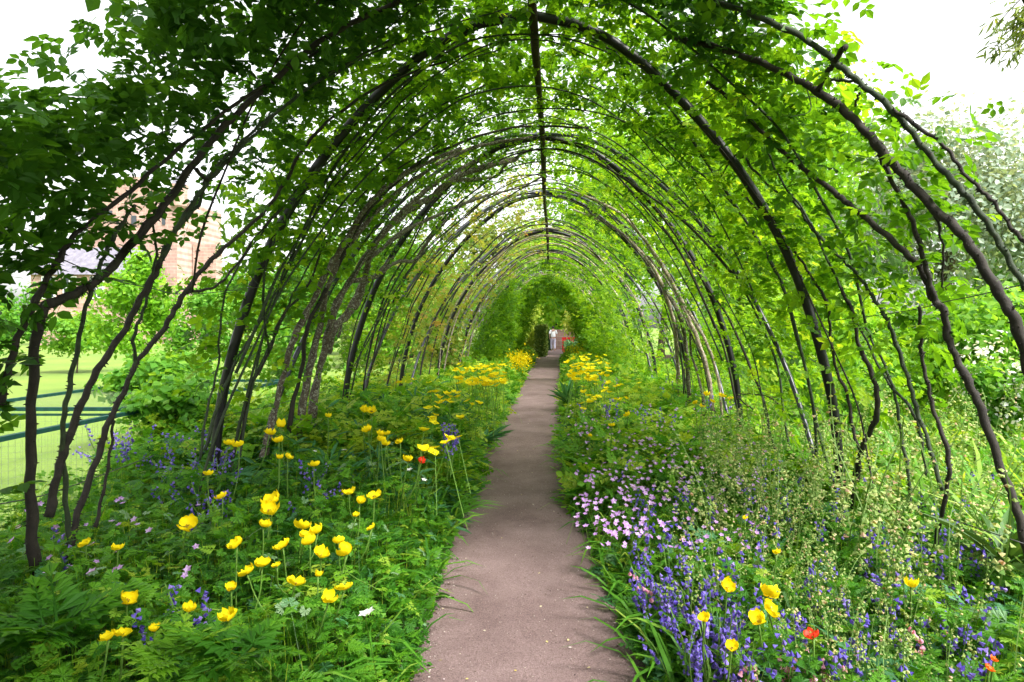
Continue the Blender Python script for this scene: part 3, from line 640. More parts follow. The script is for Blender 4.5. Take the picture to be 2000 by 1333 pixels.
def poppy_single(cup, mk):
    a = Acc(); Rq = [euler(np.array([q * math.pi / 2 + .2]), np.zeros(1), np.zeros(1))[0] for q in range(4)]
    lv = A3([(0, 0, 0), (-.5, .55, cup * .45 + .1), (0, .95, cup * .8), (.5, .55, cup * .45 + .1), (0, .5, cup * .35)]); lf = np.array([(0, 4, 1), (1, 4, 2), (2, 4, 3), (3, 4, 0)])
    for q in range(4): a.add(lv @ Rq[q].T, lf, .3 + .6 * rng.random())
    a.add(oct_[0] * .12 + [0, 0, .1], oct_[1], .1, 1)
    v_, f_ = strip((0, 0, -10), (0, 0, 0), .05, .05); a.add(v_, f_, .5, 1)
    return a.mesh('poppy', [M[mk], M['stem']])
PS = [poppy_single(c, 'yellow') for c in (.3, .5, .8)]
def poppy(px, py, w, label, form='open', mk='yellow', h=None, tilt=None):
    if h is None: h = np.interp(py, [780, 860, 1000, 1080], [.92, .80, .60, .53])
    size = .072 * .5
    d = (CZ - h) * F0 / (py - VY)
    P = at(px, py, d); 
    if P[2] < .3: P[2] = .3
    s_ = w / F0 * P[1] * .5
    root = empty('poppy', P - np.array([0, 0, P[2]]), 0)
    tag(root, label, 'poppy', 'poppies picked out singly in the flower beds')
    tl = (random.uniform(.0, .65), random.uniform(-.35, .35)) if tilt is None else tilt
    head = random.random() * 6
    inst('stem', random.choice(stem_me), root, (0, 0, P[2]), (0, 0, random.random() * 6), (1, 1, P[2]))
    from mathutils import Euler, Matrix
    HR = Euler((tl[0], tl[1], head)).to_matrix()
    for q in range(4):
        rr = HR @ Euler((0, 0, q * math.pi / 2 + random.uniform(-.2, .2))).to_matrix()
        inst('petal', PET[form, mk][q], root, (0, 0, P[2] + .001 * q), rr.to_euler(), tuple(s_ * random.uniform(.85, 1.12) for _ in range(2)) + (s_ * random.uniform(.65, 1.15),))
    inst('stamens', CENT, root, (0, 0, P[2]), HR.to_euler(), s_)
    return root
T_ = None; FACE = (-.0 + .9, 0.1)
POP = [
 (248, 1175, 40, 'cup-shaped yellow poppy near the left edge above two lower yellow poppies', 'cup'),
 (370, 1195, 31, 'yellow poppy with two raised petals right of a small bluebell, lower left bed', 'cup'),
 (303, 1233, 25, 'narrow yellow poppy turned sideways in the lower left corner of the bed', 'cup'),
 (212, 1250, 34, 'leftmost of two flat overlapping yellow poppies, lowest on the left', 'flat'),
 (240, 1243, 34, 'right one of two flat overlapping yellow poppies, lowest on the left', 'flat'),
 (450, 1211, 42, 'large yellow poppy tilted over dark leaves, lowest poppy of the central left bed', 'open'),
 (452, 1151, 29, 'small shallow yellow poppy with two pointed petals, left bed foreground', 'cup'),
 (642, 1176, 36, 'yellow poppy tilted to the right, closest to the path in the foreground', 'open'),
 (673, 1153, 38, 'wide shallow yellow poppy just above the one closest to the path', 'flat'),
 (577, 1143, 40, 'wide two-petalled yellow poppy in the foreground middle of the left bed', 'flat'),
 (621, 1127, 21, 'small cup-shaped yellow poppy on a straight stem, left bed foreground', 'cup'),
 (483, 1123, 35, 'flat yellow poppy under a close pair of yellow poppies, left bed', 'flat'),
 (512, 1107, 34, 'middle yellow poppy of a row of three on the left', 'open'),
 (541, 1107, 20, 'rightmost small yellow poppy of a row of three on the left', 'flat'),
 (463, 1068, 34, 'round yellow poppy standing left of the big central group', 'open'),
 (553, 1071, 36, 'broad yellow poppy just below and left of the four-flower group', 'flat'),
 (627, 1088, 35, 'yellow bowl-shaped poppy below the four-flower group', 'cup'),
 (662, 1062, 27, 'upper yellow poppy of the overlapping stack nearer the path', 'open'),
 (673, 1074, 28, 'middle yellow poppy of the overlapping stack nearer the path', 'open'),
 (678, 1085, 34, 'lower yellow poppy of the overlapping stack nearer the path', 'open'),
 (589, 1034, 36, 'top left yellow poppy of the group of four in the left bed', 'flat'),
 (597, 1050, 30, 'middle yellow poppy of the group of four in the left bed', 'open'),
 (621, 1042, 32, 'top right yellow poppy of the group of four in the left bed', 'open'),
 (606, 1064, 34, 'bottom yellow poppy of the group of four in the left bed', 'cup'),
 (514, 1030, 29, 'yellow poppy with two upright petals below the big double poppy', 'cup'),
 (532, 984, 46, 'upper flower of the big double yellow poppy in the left bed', 'open'),
 (526, 1001, 42, 'lower flower of the big double yellow poppy in the left bed', 'open'),
 (435, 973, 25, 'small flat yellow poppy left of the big double poppy', 'flat'),
 (366, 1030, 41, 'single large yellow poppy standing alone right of the thorny canes', 'open'),
 (168, 1065, 28, 'small yellow poppy between the thorny canes at the left edge', 'flat'),
 (230, 1075, 26, 'ragged small yellow poppy right of the thorny canes', 'flat'),
 (681, 966, 28, 'left one of three small yellow poppies around the bluebell clump', 'flat'),
 (702, 983, 22, 'lower middle one of three small yellow poppies around the bluebell clump', 'cup'),
 (731, 971, 29, 'right one of three small yellow poppies around the bluebell clump', 'flat'),
 (696, 1009, 16, 'tiny yellow poppy under the three small poppies, left bed', 'cup'),
 (726, 1034, 20, 'tiny yellow poppy nearest the drooping grass at the path edge', 'flat'),
 (405, 929, 20, 'small yellow poppy at the foot of the first black hoop on the left', 'open'),
 (613, 912, 23, 'small yellow poppy right below the lichened rose trunks', 'flat'),
 (447, 870, 24, 'left one of two yellow poppies just right of the first black hoop', 'open'),
 (467, 873, 24, 'right one of two yellow poppies just right of the first black hoop', 'flat'),
 (548, 835, 26, 'topmost yellow poppy in front of the lichened trunks', 'cup'),
 (526, 850, 25, 'left middle yellow poppy in front of the lichened trunks', 'open'),
 (545, 864, 27, 'middle yellow poppy in front of the lichened trunks', 'open'),
 (546, 897, 18, 'lower left yellow poppy in front of the lichened trunks', 'open'),
 (562, 896, 20, 'lower right yellow poppy in front of the lichened trunks', 'open'),
 (709, 804, 20, 'left one of the pair of yellow poppies before the dark leafy clump', 'open'),
 (726, 805, 21, 'right one of the pair of yellow poppies before the dark leafy clump', 'open'),
 (720, 843, 23, 'yellow poppy left of a tight group of four in the middle of the left bed', 'open'),
 (741, 851, 20, 'upper left poppy of the tight group of four, middle of the left bed', 'open'),
 (757, 850, 16, 'upper right poppy of the tight group of four in the middle of the left bed', 'open'),
 (744, 863, 21, 'middle poppy of the tight group of four in the middle of the left bed', 'open'),
 (754, 871, 21, 'lowest poppy of the tight group of four in the middle of the left bed', 'open'),
 (782, 866, 19, 'single yellow poppy right of the tight group of four', 'cup'),
 (641, 816, 15, 'small yellow poppy right beside the lichened trunk', 'cup'),
 (797, 902, 23, 'yellow poppy left of the red poppy', 'open'),
 (1419, 1150, 36, 'yellow poppy with spread petals left of the largest flower, right bed', 'cup'),
 (1501, 1166, 44, 'largest upper yellow poppy facing the viewer in the right bed', 'flat'),
 (1500, 1196, 40, 'yellow poppy directly under the largest one in the right bed', 'flat'),
 (1482, 1217, 38, 'lowest cup of the yellow poppy cluster in the right bed', 'cup'),
 (1377, 1213, 29, 'closed round yellow poppy among bluebells in the right bed', 'cup'),
 (1429, 1268, 30, 'half hidden yellow poppy, lowest among the bluebells', 'flat'),
 (1779, 1148, 33, 'lone yellow poppy at the foot of a bending cane on the right', 'cup'),
 (1517, 1083, 19, 'dull yellow closed poppy among the green spikes on the right', 'cup'),
 (1455, 1015, 13, 'tiny yellow poppy above the bluebells on the right', 'cup'),
 (1226, 813, 17, 'small yellow poppy at the top edge of the pink geraniums', 'open'),
 (1195, 833, 15, 'small flat yellow poppy inside the pink geraniums by the path', 'flat'),
 (1152, 853, 10, 'faded yellow poppy at the path edge of the pink geraniums', 'cup'),
 (1381, 773, 16, 'top left yellow poppy of the few at the second hoop foot on the right', 'open'),
 (1410, 776, 17, 'top right yellow poppy of the few at the second hoop foot on the right', 'open'),
 (1426, 781, 14, 'yellow poppy touching the second black hoop on the right', 'open'),
 (1359, 789, 14, 'left yellow poppy of the few between the pale rose stems', 'open'),
 (1391, 786, 14, 'middle yellow poppy of the few between the pale rose stems', 'flat'),
 (1370, 796, 14, 'lowest yellow poppy of the few between the pale rose stems', 'open')]
for r_ in POP:
    f = dict(T_=0)
    poppy(*r_, h=(None if r_[0] < 1100 else float(np.interp(r_[1], [780, 860, 1000, 1300], [.78, .55, .50, .50]))), tilt=((.75, .1) if 'facing' in r_[3] or 'under the largest' in r_[3] else None))
poppy(821, 903, 18, 'the only red poppy in the left bed', 'open', 'redp', tilt=(.7, 0))
poppy(1590, 1247, 33, 'flat orange-red poppy among the bluebells in the right bed', 'flat', 'redp', h=.5)
poppy(1941, 1292, 17, 'upper of two orange poppies in the bottom right corner', 'open', 'orange', h=.45)
poppy(1930, 1308, 22, 'lower of two orange poppies in the bottom right corner', 'flat', 'orange', h=.45)
def quarter(px, py, x0, x1, y0, y1):
    return (', far' if py < (y0 + y1) / 2 else ', near') + (' left' if px < (x0 + x1) / 2 else ' right') + ' part'
def mass(n, boxes, label, group, hh, w0=.078):
    tot = sum(b[4] for b in boxes); k = 0
    for x0, x1, y0, y1, wt in boxes:
        for i in range(int(round(n * wt / tot))):
            px = rng.uniform(x0, x1); py = rng.uniform(y0, y1); q_ = quarter(px, py, x0, x1, y0, y1) if wt > 5 else ''; h = hh + rng.uniform(-.06, .06); P = on(px, py, h)
            s_ = w0 * .5 * rng.uniform(.8, 1.15)
            o = inst('poppy', PS[rng.integers(3)], None, P, (rng.uniform(-.4, .5), rng.uniform(-.3, .3), rng.random() * 6), s_); tag(o, label + q_, 'poppy', group + q_)
mass(38, [(830, 935, 765, 800, 10), (820, 900, 812, 885, 10), (860, 940, 770, 800, 6), (770, 850, 740, 765, 3)], 'small yellow poppy in the loose scatter halfway along the left bed', 'yellow poppies halfway along the left bed', .86, .09)
mass(85, [(890, 990, 712, 755, 30), (940, 990, 735, 755, 6)], 'yellow poppy in the dense mass far along the left bed', 'massed yellow poppies in the left bed', .92, .115)
mass(26, [(1130, 1170, 755, 800, 5), (1160, 1230, 745, 785, 6), (1245, 1262, 745, 765, 1)], 'small yellow poppy past the pink geraniums on the right', 'yellow poppies past the pink geraniums', .74, .10)
mass(70, [(1105, 1190, 692, 738, 10), (1115, 1165, 730, 745, 3)], 'yellow poppy in the dense mass far along the right bed', 'massed yellow poppies in the right bed', .88, .14)
# the low yellow azalea-like clumps at the far end
a = Acc(); n = 600
for (px, py, h, rx, ry) in ((1012, 704, .6, .45, 1.2), (1130, 690, .5, .5, 2.)):
    c = on(px, py, h); q = rng.normal(size=(n, 3)) * [rx * .4, ry * .6, .12] + c; a.scatter(L4, q, euler(rng.random(n) * 6, rng.normal(size=n), rng.normal(size=n)), rng.uniform(.05, .09, n), rng.random(n))
o = a.build('yellow_blossom', M['yellow']); tag(o, 'haze of tiny yellow blossom at the far ends of both beds', 'blossom', kind='stuff')

# bluebells
def bell():
    V = []; Fc = []; 
    for k, (r, z) in enumerate(((.15, 0), (.34, -.35), (.36, -.75), (.62, -1.0))):
        for j in range(6): a_ = j * math.pi / 3; V.append((r * math.cos(a_), r * math.sin(a_), z))
    for k in range(3):
        for j in range(6): p = k * 6 + j; q = k * 6 + (j + 1) % 6; Fc += [(p, q, q + 6), (p, q + 6, p + 6)]
    return A3(V), np.array(Fc)
BELL = bell()
def bell2():
    V = [(0, 0, 0)] + [(.55 * math.cos(j * math.pi / 2), .55 * math.sin(j * math.pi / 2), -1) for j in range(4)]
    return A3(V), np.array([(0, 1, 2), (0, 2, 3), (0, 3, 4), (0, 4, 1)])
BELL2 = bell2()
ab = Acc(); ab.add(BELL[0], BELL[1], np.repeat([.2, .4, .6, .9], 6)); bell_me = ab.mesh('bell', M['violet'], True)
ab = Acc(); ab.add(BELL[0], BELL[1], np.repeat([.2, .4, .6, .9], 6)); bellp_me = ab.mesh('bell', M['rosepink'], True)
ab = Acc(); tube(ab, crom([(0, 0, 0), (0, .01, .2), (0, .03, .33), (0, .075, .40)], 4), [.0035, .002], 5); bb_stem = ab.mesh('stem', M['stem'], True)
def bb_single(mk='violet'):
    a = Acc(); v_, f_ = strip((0, 0, 0), (0, .02, .3), .003); a.add(v_, f_, .5, 1); v_, f_ = strip((0, .02, .3), (0, .07, .4), .003, .002); a.add(v_, f_, .5, 1)
    for i in range(11):
        f = i / 11; p = np.array([rng.normal() * .016, .015 + .07 * f + rng.normal() * .014, .24 + .17 * f]); Rm = euler(np.array([rng.random() * 6]), np.array([rng.normal() * .6]), np.array([rng.normal() * .6]))
        a.scatter(BELL2, p[None], Rm, np.array([.020]), np.array([rng.random()]), 0)
    return a.mesh('bluebell', [M[mk], M['stem']])
BB = [bb_single() for _ in range(5)]; BBP = bb_single('rosepink')
nb = 0
def bluebell(P, near, label, group, pink=False, s_=None):
    s_ = s_ or rng.uniform(.85, 1.25); rz = rng.random() * 6; tl = rng.uniform(-.4, .4, 2)
    if not near:
        o = inst('bluebell', BBP if pink else BB[rng.integers(5)], None, P, (tl[0], tl[1], rz), s_); tag(o, label, 'bluebell', group); return
    root = empty('bluebell', P, rz); root.rotation_euler = (tl[0], tl[1], rz); root.scale = (s_,) * 3; tag(root, label, 'bluebell', group)
    inst('stem', bb_stem, root)
    for i in range(8):
        f = i / 8; sd_ = rng.normal() * .6
        inst('bell', bellp_me if pink else bell_me, root, (rng.normal() * .014, .02 + .065 * f + .008, .25 + .155 * f), (rng.normal() * .4 - .2, rng.normal() * .5, rng.random() * 6), .020 - .005 * f)
BBX = [ # px box, count, bed, label, near
 ((1270, 1480, 1090, 1260), 36, 'violet bluebell in the thickest drift beside the path, right foreground', True),
 ((1400, 1620, 1060, 1250), 40, 'violet bluebell around the yellow poppies in the right foreground', True),
 ((1250, 1330, 1230, 1320), 12, 'dark violet bluebell hanging over the path edge at the bottom right', True),
 ((1420, 1640, 1230, 1333), 30, 'violet bluebell in the bottom of the right bed near the orange-red poppy', True),
 ((1640, 1990, 1160, 1330), 34, 'violet bluebell in the dark bottom right corner', True),
 ((1550, 1900, 960, 1140), 34, 'violet bluebell among the green spikes under the right hoop foot', False),
 ((1130, 1300, 960, 1130), 26, 'violet bluebell mixed into the pink geraniums', False),
 ((1190, 1400, 745, 830), 30, 'violet bluebell behind the pink geraniums', False),
 ((320, 420, 890, 960), 24, 'dark violet bluebell in the clump left of the first hoop foot', False),
 ((215, 290, 870, 930), 16, 'violet bluebell near the green metal frame', False),
 ((585, 640, 930, 970), 9, 'violet bluebell in the clump below the lichened trunks', False),
 ((395, 470, 880, 1000), 10, 'violet bluebell right of the first hoop foot', False),
 ((855, 920, 855, 940), 9, 'violet bluebell beside the red poppy at the path edge', False),
 ((380, 410, 1140, 1180), 3, 'violet bluebell between two cup-shaped poppies at lower left', True),
 ((310, 340, 1180, 1210), 2, 'violet bluebell with two round bells at the lower left', True),
 ((80, 115, 1030, 1090), 3, 'violet bluebell behind the thick thorny cane at the left edge', True)]
for (x0, x1, y0, y1), n, lab, near in BBX:
    cl = [(rng.uniform(x0, x1), rng.uniform(y0, y1)) for _ in range(max(2, n // 4))]
    for i in range(n):
        px, py = cl[i % len(cl)]; px += rng.normal() * 13; py += rng.normal() * 10; P = on(px, py, .46); P[2] = 0 if P[0] > 0 else .15
        P[0] = max(P[0], pathR(P[1]) + rng.uniform(.03, .12)) if P[0] > 0 else min(P[0], pathL(P[1]) - .04)
        s0 = .90 if P[1] < 5 else 1.05
        if P[1] > 4.5 and P[0] < 0: P[2] = .30
        if P[1] > 6 : P[2] = max(P[2], .25)
        q_ = quarter(px, py, x0, x1, y0, y1) if n > 20 else ''; bluebell(P, near and nb < 130, lab + q_, lab + q_, s_=s0 * rng.uniform(.85, 1.15)); nb += near
for i in range(16):
    P = on(rng.uniform(1510, 1600), rng.uniform(1270, 1333), .42); P[2] = 0; bluebell(P, i < 12, 'pink bluebell in the small pink clump at the bottom of the right bed', 'pink bluebells', True, 1.05)
for i, (px, py) in enumerate(((1428, 1305), (1440, 1320), (1835, 1200), (1320, 1090))):
    P = on(px, py, .42); P[2] = 0; bluebell(P, True, ['left pink bluebell of two beside the bluebell drift at the bottom', 'right pink bluebell of two beside the bluebell drift at the bottom', 'single pink bluebell near the lone poppy on the right', 'pale pink bluebell leaning at the path side of the right bed'][i], None, True, 1.1)
# the rest of the bluebells, past the 300 that show largest
a = Acc()
for i in range(150):
    px, py = rng.uniform(1200, 1950), rng.uniform(880, 1290); P = on(px, py, .48); P[0] = max(P[0], pathR(P[1]) + .15)
    Rm = euler(np.array([rng.random() * 6]), rng.normal(size=1) * .25, rng.normal(size=1) * .25)[0]; P[2] = .05; n = 11
    sp, sf = strip(P, P + Rm @ np.array([0, .05, .42]), .0022); a.add(sp, sf, .5, 1)
    f = rng.random(n); q = np.stack([rng.normal(size=n) * .018, .02 + .05 * f, .26 + .18 * f], 1) @ Rm.T + P
    a.scatter(BELL2, q, euler(rng.random(n) * 6, rng.normal(size=n) * .6, rng.normal(size=n) * .6), np.full(n, .019), rng.random(n), 0)
o = a.build('bluebells', [M['violet'], M['stem']]); tag(o, 'blue-violet haze of bluebells spread through the right foreground bed', 'bluebells', kind='stuff')
# fallen petals, bits of leaf and crumbs of soil on the path
a = Acc(); n = 130; y = 2.6 + 12 * rng.random(n) ** 1.4; e = rng.beta(.6, .6, n); P = np.stack([pathL(y) + (pathR(y) - pathL(y)) * e, y, .016 + .016 * (1 - (2 * e - 1) ** 2)], 1)
a.scatter(L4, P, euler(rng.random(n) * 6, rng.normal(size=n) * .15, rng.normal(size=n) * .2), rng.uniform(.008, .022, n), rng.random(n))
o = a.build('fallen_petals', leaf_mat('fallen_petal', [(0, (.5, .40, .05)), (.5, (.55, .5, .35)), (1, (.6, .5, .55))], .1, 1)); tag(o, 'small fallen petals scattered on the path', 'petals', kind='stuff')
a = Acc(); n = 1500; y = 2.3 + 10 * rng.random(n) ** 1.6; sd_ = rng.random(n) < .5; e = np.abs(rng.normal(size=n)) * .07
P = np.stack([np.where(sd_, pathL(y) + e - .03, pathR(y) - e + .03), y, np.full(n, .018)], 1)
a.scatter(L4, P, euler(rng.random(n) * 6, rng.normal(size=n) * .3, rng.normal(size=n) * .4), rng.uniform(.008, .026, n), rng.random(n))
a.scatter(oct_, P[:700] + rng.normal(size=(700, 3)) * [.03, .05, 0], euler(rng.random(700) * 6, rng.normal(size=700), rng.normal(size=700)), rng.uniform(.003, .011, 700), rng.random(700) * .3)
o = a.build('leaf_litter', leaf_mat('dry_litter', [(0, (.035, .025, .018)), (.5, (.10, .07, .04)), (.85, (.20, .16, .07)), (1, (.08, .16, .03))], .1, 1)); tag(o, 'brown leaf litter and soil crumbs along both path edges', 'leaf litter', kind='stuff')
# pale pink geranium flowers
def ger(mk):
    a = Acc()
    for q in range(5):
        v_, f_ = place(L4, (0, 0, 0), q * 1.2566, .018, R(14)); v_[:, 0] = v_[:, 0]; a.add(v_, f_, rng.random())
    v_, f_ = strip((0, 0, -.18), (0, 0, 0), .0011); a.add(v_, f_, .5, 1)
    return a.mesh('geranium_flower', [M[mk], M['stem']])
GE = [ger('pink') for _ in range(3)]; GW = ger('white')
def gerfl(px, py, h, lab, grp, me=None, s=1.):
    P = on(px, py, h); o = inst('geranium_flower', me or GE[rng.integers(3)], None, P, (rng.uniform(-.4, .5) + .4, rng.uniform(-.5, .5), rng.uniform(-.7, .7)), s * rng.uniform(.8, 1.2)); tag(o, lab, 'flower', grp)
for (x0, x1, y0, y1), n in (((1110, 1330, 790, 880), 90), ((1200, 1480, 860, 960), 90), ((1120, 1330, 900, 1050), 75)):
    for i in range(n):
        px, py = rng.uniform(x0, x1), rng.uniform(y0, y1); q_ = quarter(px, py, x0, x1, y0, y1); w_ = {790: 'far', 860: 'middle', 900: 'near'}[y0]
        gerfl(px, py, .46, 'tiny pale pink geranium flower in the %s mound right of the path' % w_ + q_, 'pale pink geraniums, %s mound' % w_ + q_, s=1.15)
a = Acc()
for i in range(330):
    P = on(rng.uniform(1125, 1500), 775 + 300 * rng.random() ** 1.3, .40 + .1 * rng.random()); Rm = euler(np.full(1, 0.), rng.uniform(0, .9, 1), rng.normal(size=1) * .4) @ euler(rng.random(5) * .2 + np.arange(5) * 1.2566, np.full(5, .25), np.zeros(5))
    a.scatter(L4, np.tile(P, (5, 1)), Rm, np.full(5, .017), np.full(5, rng.random() * .7))
o = a.build('geranium_flowers', M['pink']); tag(o, 'pink haze of tiny geranium flowers over the mound right of the path', 'flowers', kind='stuff')
for i in range(34): gerfl(rng.uniform(20, 420), rng.uniform(960, 1130), .50, 'tiny pale pink geranium flower among the thorny canes on the left', 'pale pink geraniums left', s=1.1)
for px, py, l in ((615, 882, 'small white starry flower left of the poppies below the trunks'), (672, 880, 'small white starry flower left of the tight poppy group'), (800, 918, 'small white flower under the poppy beside the red one'), (828, 938, 'small white flower below the red poppy'), (722, 1196, 'white flower nearest the path in the left foreground'), (712, 1200, 'white flower just left of the one nearest the path')):
    gerfl(px, py, .55, l, None, GW, 1.3)
# green-cream flower spikes
def spike():
    a = Acc(); L = rng.uniform(.62, .84); bx, by = rng.normal(size=2) * .05
    P = crom([(0, 0, 0), (bx * .2, by * .2, L * .5), (bx, by, L * .85), (bx * 1.8, by * 1.6, L)], 4); tube(a, P, [.0022, .0012], 3, T=.15, cap=False)
    n = 34; f = .36 + .63 * rng.random(n); c = P[(f * (len(P) - 1)).astype(int)]; c[:, 2] = L * f; an = rng.random(n) * 6.28; p = c + np.stack([.013 * np.cos(an), .013 * np.sin(an), 0 * an], 1)
    a.scatter(BELL2, p, euler(an, rng.normal(size=n) * .6, rng.normal(size=n) * .6), .0135 * (1.25 - .55 * f), np.clip(.45 + .3 * rng.normal(size=n), 0, 1))
    return a.mesh('flower_spike', M['spike'])
SP = [spike() for _ in range(10)]
for (x0, x1, y0, y1), n, hh, lab in (((1370, 1620, 780, 890), 110, .80, 'cream-green spike in the hazy drift behind the pink geraniums'),
        ((1330, 1620, 900, 1060), 65, .66, 'cream-green spike rising among geraniums before the right hoop foot'),
        ((1500, 1880, 1000, 1200), 85, .66, 'cream-green flower spike among bluebells in the right foreground'),
        ((1600, 1950, 740, 900), 90, .95, 'tall cream-green flower spike in the meadow outside the right hoop')):
    for i in range(n):
        px, py = rng.uniform(x0, x1), rng.uniform(y0, y1); P = on(px, py, hh); P[2] = 0
        o = inst('flower_spike', SP[rng.integers(10)], None, P, (rng.uniform(-.3, .3), rng.uniform(-.35, .12), rng.random() * 6.28), np.array([1, 1, 1]) * (hh / .78) * rng.uniform(.65, 1.15) * (np.array([1.9, 1.9, 1.1]) if y1 <= 900 else np.array([1.2, 1.2, 1]))); q_ = quarter(px, py, x0, x1, y0, y1); tag(o, lab + q_, 'flower spike', lab + 's' + q_)
P = on(1985, 1080, .8); P[2] = 0; o = inst('flower_spike', SP[0], None, P, (0, -.05, 0), 1.15); tag(o, 'single tall flower spike at the bottom right edge before dark leaves', 'flower spike')
# drooping leaf tuft at the path edge, broad pale leaves bottom left
def tuft(name, px, py, n, tmpl, L, m, label, up=.4, yaw=None, h=0.):
    P = on(px, py, h); root = empty(name, P); tag(root, label, 'plant')
    ta = Acc(); ta.add(tmpl[0], tmpl[1], np.linspace(.3, .7, len(tmpl[0]))); me = ta.mesh('leaf', M[m])
    for i in range(n):
        yw = rng.random() * 6.28 if yaw is None else yaw + rng.normal() * .45
        inst('leaf', me, root, (rng.normal() * .01, rng.normal() * .01, .02), (up * rng.uniform(.3, 1.4), rng.normal() * .2, yw), L * rng.uniform(.6, 1.1))
tuft('strap_leaf_plant', 868, 1038, 22, BLADE, .42, 'grass', 'tuft of drooping strap leaves spilling onto the path from the left bed', .1, R(-75), .02)
tuft('broad_leaf_plant', 945, 868, 20, LANCE, .40, 'bluegreen', 'dark broad-leaved plant leaning over the path halfway along the left bed', .5, R(-60), .12)
tuft('broad_leaf_plant', 1110, 790, 22, LANCE, .55, 'bluegreen', 'dark green leafy clump at the path edge in front of the far right poppies', .8, None, .15)
tuft('palmate_leaf_plant', 105, 1240, 16, FERN, .34, 'bed', 'lush green plant with toothed leaves at the foot of the thorny canes', .5, None, .42)
tuft('palmate_leaf_plant', 330, 1300, 16, FERN, .20, 'lime', 'pale yellow-green leafy plant at the bottom edge on the left', .4, None, .5)
tuft('palmate_leaf_plant', 470, 1290, 14, FERN, .26, 'bed', 'jagged dark green plant at the bottom right of the pale yellow-green one', .5, None, .48)
tuft('broad_leaf_plant', 1960, 1110, 22, LANCE, .40, 'yew', 'dark broad-leaved plant at the right edge under the last cane', .6, None, .35)

# ------------------------------------------------------------------ trees and shrubs beyond
def crown(acc, c, rad, n, size, lumps=14, tb=.5, tm=L4, fill=.5):
    c = np.array(c, float); rad = np.array(rad, float)
    cc = nrm(rng.normal(size=(lumps, 3))) * (rng.random((lumps, 1)) ** .4) * .72 * rad; cr = rng.uniform(.28, .5, lumps)
    k = rng.integers(0, lumps, n); d = nrm(rng.normal(size=(n, 3))); rr = (rng.random(n) ** fill)[:, None]
    P = cc[k] + d * rr * (cr[k][:, None] * rad) * (1 + .15 * rng.normal(size=(n, 1))) + c
    P[:, 2] = np.maximum(P[:, 2], .04)
    N_ = nrm(d + np.array([0, 0, .6]) + rng.normal(size=(n, 3)) * .6)
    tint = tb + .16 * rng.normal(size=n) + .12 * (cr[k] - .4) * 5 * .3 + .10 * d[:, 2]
    acc.scatter(tm, P, frames(N_), size * rng.uniform(.6, 1.4, n), tint); return cc + c, cr
def tree(c, rad, n, size, m, label, cat='tree', lumps=16, tb=.5, trunk_r=.15, name='tree', fill=.5):
    base = (c[0], c[1], 0); root = empty(name, base); tag(root, label, cat)
    a = Acc(); cc, cr = crown(a, (0, 0, c[2]), rad, n, size, lumps, tb, L4, fill); a.build('crown' if cat == 'tree' else 'foliage', M[m], root)
    a = Acc(); zt = max(.3, c[2] - rad[2] * .3); tube(a, crom([(0, 0, -.05), (.03 * c[2], 0, zt * .5), (0, .05, zt)], 5), [trunk_r, trunk_r * .6], 7, .05)
    for q in range(min(7, lumps)): tube(a, crom([(0, .02, zt * rng.uniform(.5, .95)), cc[q] * [.5, .5, .8] + [0, 0, zt * .15], cc[q]], 4), [trunk_r * .35, trunk_r * .08], 5)
    a.build('trunk' if cat == 'tree' else 'stems', M['trunk'], root, True)
T3 = [
 (1840, 420, 15, (3.7, 2.6, 2.7), 20000, .13, 'silver', 'pale silver-leaved tree behind the canes at the right edge', .5),
 (1520, 330, 24, (4.6, 4, 5.2), 12000, .26, 'lime', 'bright yellow-green tree rising behind the right side of the arch', .55),
 (1290, 380, 34, (6.5, 5, 6), 9000, .36, 'lime', 'light green tree behind the centre right of the tunnel roof', .5),
 (1410, 500, 27, (2.6, 2.5, 3.4), 6000, .22, 'olive', 'dull olive-green tree seen between the right hoops', .5),
 (800, 560, 30, (3.4, 3, 3.4), 8000, .28, 'mid', 'mid-green tree seen through the left hoops', .55),
 (620, 575, 36, (3.6, 3, 3.2), 6000, .32, 'mid', 'green tree standing beyond the lawn behind the old lichened rose', .5),
 (1085, 560, 50, (5.5, 4, 5.2), 9000, .42, 'lime', 'yellow-green tree behind the walking person at the end of the path', .75),
 (1010, 520, 56, (6, 4, 6), 5000, .5, 'olive', 'olive tree left of the dark yew past the tunnel mouth', .45),
 (1180, 520, 44, (4.5, 3.5, 5), 6000, .4, 'mid', 'green tree right of the dark yew past the tunnel mouth', .5),
 (1560, 560, 30, (4, 4, 3.5), 8000, .32, 'mid', 'green tree behind the shrubs outside the right hoops', .6),
 (480, 590, 48, (4.5, 4, 3.2), 5000, .4, 'mid', 'distant green tree right of the castle', .55),
 (700, 560, 62, (8, 5, 6), 6000, .55, 'mid', 'broad distant tree behind the left side of the lawn', .5),
 (2080, 560, 20, (3.5, 3, 4), 5000, .25, 'mid', 'green tree just leaving the right edge behind the silver tree', .5)]
for px, py, d, rad, n, sz, m, lab, tb in T3: tree(at(px, py, d), rad, n, sz, m, lab, tb=tb, trunk_r=.2, lumps=22)
